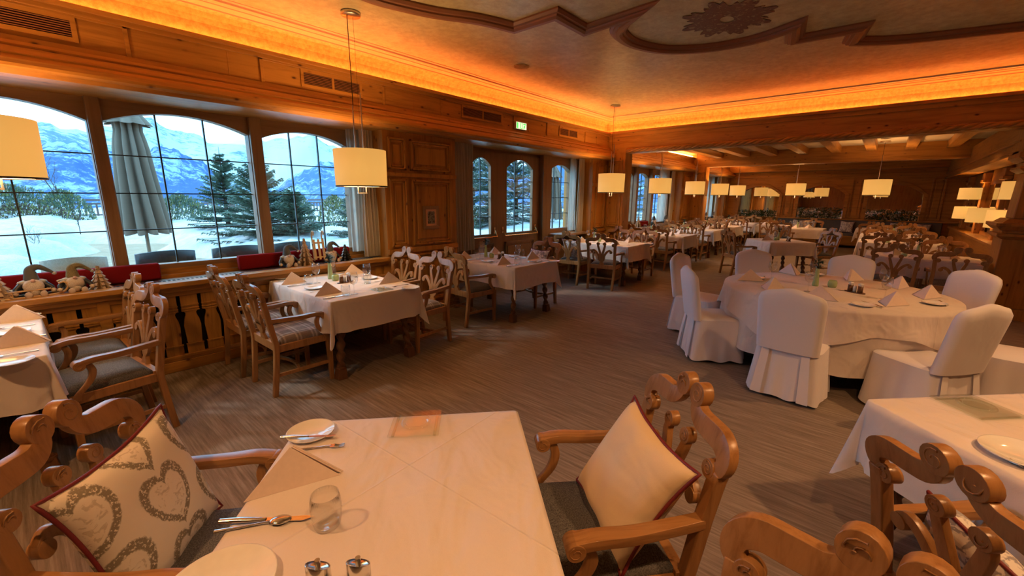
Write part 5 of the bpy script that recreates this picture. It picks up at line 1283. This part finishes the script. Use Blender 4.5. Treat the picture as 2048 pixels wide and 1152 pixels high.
def wtree(label,x,y,h,r,mat='palew'):
    mb=MB(); rnd=random.Random(int(x*100)); prof=[]; L=6
    n=10
    for k in range(8):
        a=k*PI/4+.2; c,s_=math.cos(a),math.sin(a)
        pts=[(0,h)]
        for i in range(L): q=(i+1)/L; pts+= [(r*q,h*(1-q)+.012),(r*q*.80,h*(1-q)+.004)]
        pts[-1]=(r*.85,0); pts.append((0,0))
        # blade of thickness
        th=.010
        for i in range(L):
            q0=i/L; q1=(i+1)/L; z0=h*(1-q0); z1=h*(1-q1)
            ri=max(.004,r*q0*.72); ro=r*q1
            vs=[]
            for sd in (-1,1):
                for rr,zz in ((0,z0),(ri,z0),(ro,z1+.006),(ro*.8,z1),(0,z1)): vs.append((rr*c-sd*th*s_,rr*s_+sd*th*c,zz))
            mb.add(vs,[(0,1,2,3,4),(9,8,7,6,5)]+[(i_,i_+5,(i_+1)%5+5,(i_+1)%5) for i_ in range(5)])
    o=mb.build('wooden_tree',mat); o.location=(x,y,ZL); tag(o,label,'decorative tree'); return o
wtree('pale carved wooden fir on the left ledge beside the striped gnome',.36,4.98,.20,.085)
wtree('pale wooden tree ornament cut off at the left edge of the ledge',-.20,4.93,.24,.10)
wtree('tall pale wooden fir between gnome and toy sled on the ledge',2.10,5.0,.31,.105)
wtree('small black wooden fir on the ledge below the curtain',2.60,5.02,.20,.085,'blackw')
def sled(label,x,y,rz,upright=False):
    t=thing('toy_sled',label,'toy sled',(x,y,ZL),R(rz)); M.setdefault('sledw',plain('toy_sled_wood',(.55,.36,.18),.5))
    for s_ in (-1,1):
        mb=MB(); mb.tube(catmull([(-.16,s_*.055,.012),(.08,s_*.055,.012),(.16,s_*.055,.03),(.185,s_*.055,.075),(.165,s_*.055,.105),(.135,s_*.055,.095)],4),.008,8); mb.build('runner','sledw',t)
    mb=MB(); 
    for yy in (-.05,0,.05): mb.box(-.15,yy-.012,.058,.09,yy+.012,.066)
    for xx in (-.12,.05): mb.box(xx-.008,-.06,.010,xx+.008,.06,.058)
    mb.build('slats','sledw',t); return t
sled('low wooden sled with red seat under the leftmost gnome',-.02,4.95,2)
sl2=sled('little wooden toy sled leaning upright beside the tall wooden fir',2.27,5.06,0); sl2.rotation_euler=(0,R(-78),R(80)); sl2.location=(2.27,5.04,ZL+.19)
def redc(label,x0,x1):
    mb=MB(); mb.box(x0,5.13,ZL,x1,5.21,1.005); o=mb.build('ledge_cushion','red',bevel=.022,seg=3); tag(o,label,'cushion','red felt ledge cushions')
redc('long red felt cushion on the ledge under the left windows',-1.6,.80); redc('red felt cushion on the ledge behind the gnomes above the nearest window table',1.46,2.72)
# far ledge decorations
for x in (10.2,11.0,12.0,12.9,15.9,16.8,17.7):
    k=int(x*10)
    if k%3==0: gnome('small gnome doll on the far window ledge, about %s'%{102:'above the first far table',129:'beside the far curtain',159:'at the farthest windows, left',168:'at the farthest windows, middle',177:'at the farthest windows, right'}.get(k,'mid way'),x,5.0,0,'gnome_grey',1.1)
    else: wtree({110:'pale wooden fir on the far ledge left of the black one',120:'black wooden fir on the far ledge',102:'pale wooden fir at the start of the far ledge'}.get(k,'pale wooden fir on the farthest window ledge'),x,5.0,.30,.11,'blackw' if k==120 else 'palew')
mb=MB(); mb.box(11.25,5.08,ZL,11.85,5.16,.99); o=mb.build('ledge_cushion','red',bevel=.02); tag(o,'small red cushion on the far room window ledge','cushion','red felt ledge cushions')
# greenery on the shelf below the arched mirrors
def garland(label,y0,y1,z,h,seed):
    rnd=random.Random(seed); mb=MB()
    for k in range(900):
        y=y0+(y1-y0)*rnd.random(); zz=z+h*rnd.random()**1.5; x=XE-.12+rnd.uniform(-.10,.06); d=Vector((rnd.uniform(-1,.3),rnd.uniform(-1,1),rnd.uniform(-.2,1))).normalized()*.07; p=Vector((x,y,zz)); e=Vector((rnd.uniform(-1,1),rnd.uniform(-1,1),rnd.uniform(-1,1))).normalized()*.010
        mb.add([tuple(p-e),tuple(p+e),tuple(p+d+e*.3),tuple(p+d-e*.3)],[(0,1,2,3)],0 if rnd.random()<.8 else 1)
    for k in range(14): mb.ell((XE-.15,y0+(y1-y0)*rnd.random(),z+h*.5*rnd.random()),(.022,.022,.022),8,6,1)
    o=mb.build('fir_garland',['fir','gnome_beard']); tag(o,label,'garland')
garland('dark fir and cone garland on the shelf of the left arched mirror',3.15,4.35,.965,.22,1); garland('dark fir and cone garland on the shelf of the middle arched mirror',1.15,2.40,.965,.36,2); garland('dark fir and cone garland on the shelf of the right arched mirror',-.85,.45,.965,.32,3)
# pillows in chairs and on the bench
in_chair(make_pillow('print','blue print pillow in the armchair beside the glazed door table',.20,.06),5.10,3.98,176,-.09,0,.66,20,0)
in_chair(make_pillow('print','white print pillow in an armchair left of the corner pilaster table',.20,.06),7.02,4.46,3,-.09,0,.66,20,0)
in_chair(make_pillow('print','pale pillow in the armchair left of the middle bench table',.20,.06),15.15,2.25,0,-.08,0,.66,20,0)
for i,(y,lb) in enumerate([(2.3,'print pillow on the back bench, leftmost'),(1.95,'print pillow on the back bench, second from the left'),(.9,'print pillow on the back bench below the middle mirror'),(-.4,'print pillow on the back bench below the right mirror'),(-1.0,'print pillow on the back bench, rightmost')]):
    p=make_pillow('print',lb,.20,.06); orient(p,(XE-.26,y,.70),(0,1,.05),(-1,0,.25)); p['group']='pillows on the back bench'
# poinsettia style dark plant right
for o in list(bpy.data.objects):
    if o.type=='MESH' and o.parent is None and 'label' not in o.keys() and 'kind' not in o.keys(): print('UNTAGGED',o.name)
# ================================================================= RENDER SETTINGS
v=scn.view_settings; scn.display_settings.display_device='sRGB'; v.view_transform='Standard'; v.look='None'; v.exposure=EXPO; v.gamma=1; v.use_curve_mapping=False
c=scn.cycles; c.use_denoising=True
try: c.denoiser='OPENIMAGEDENOISE'
except Exception: pass
c.use_adaptive_sampling=True; c.adaptive_threshold=.02; c.max_bounces=8; c.diffuse_bounces=4; c.glossy_bounces=4; c.transmission_bounces=6; c.transparent_max_bounces=24; c.caustics_reflective=False; c.caustics_refractive=False; c.sample_clamp_indirect=6; c.sample_clamp_direct=0
# window portals guide daylight sampling only
for x0,x1,z0,z1 in ((-1.8,.5,.95,2.4),(.5,3.0,.95,2.4),(4.9,8.1,.95,2.4),(9.7,13.3,.95,2.4),(15.4,18.3,.95,2.4)):
    l=bpy.data.lights.new('window_portal','AREA'); l.shape='RECTANGLE'; l.size=x1-x0; l.size_y=z1-z0; l.cycles.is_portal=True; o=bpy.data.objects.new('window_portal',l); COL.objects.link(o); o.location=((x0+x1)/2,YG+.06,(z0+z1)/2); o.rotation_euler=(R(-90),0,0)
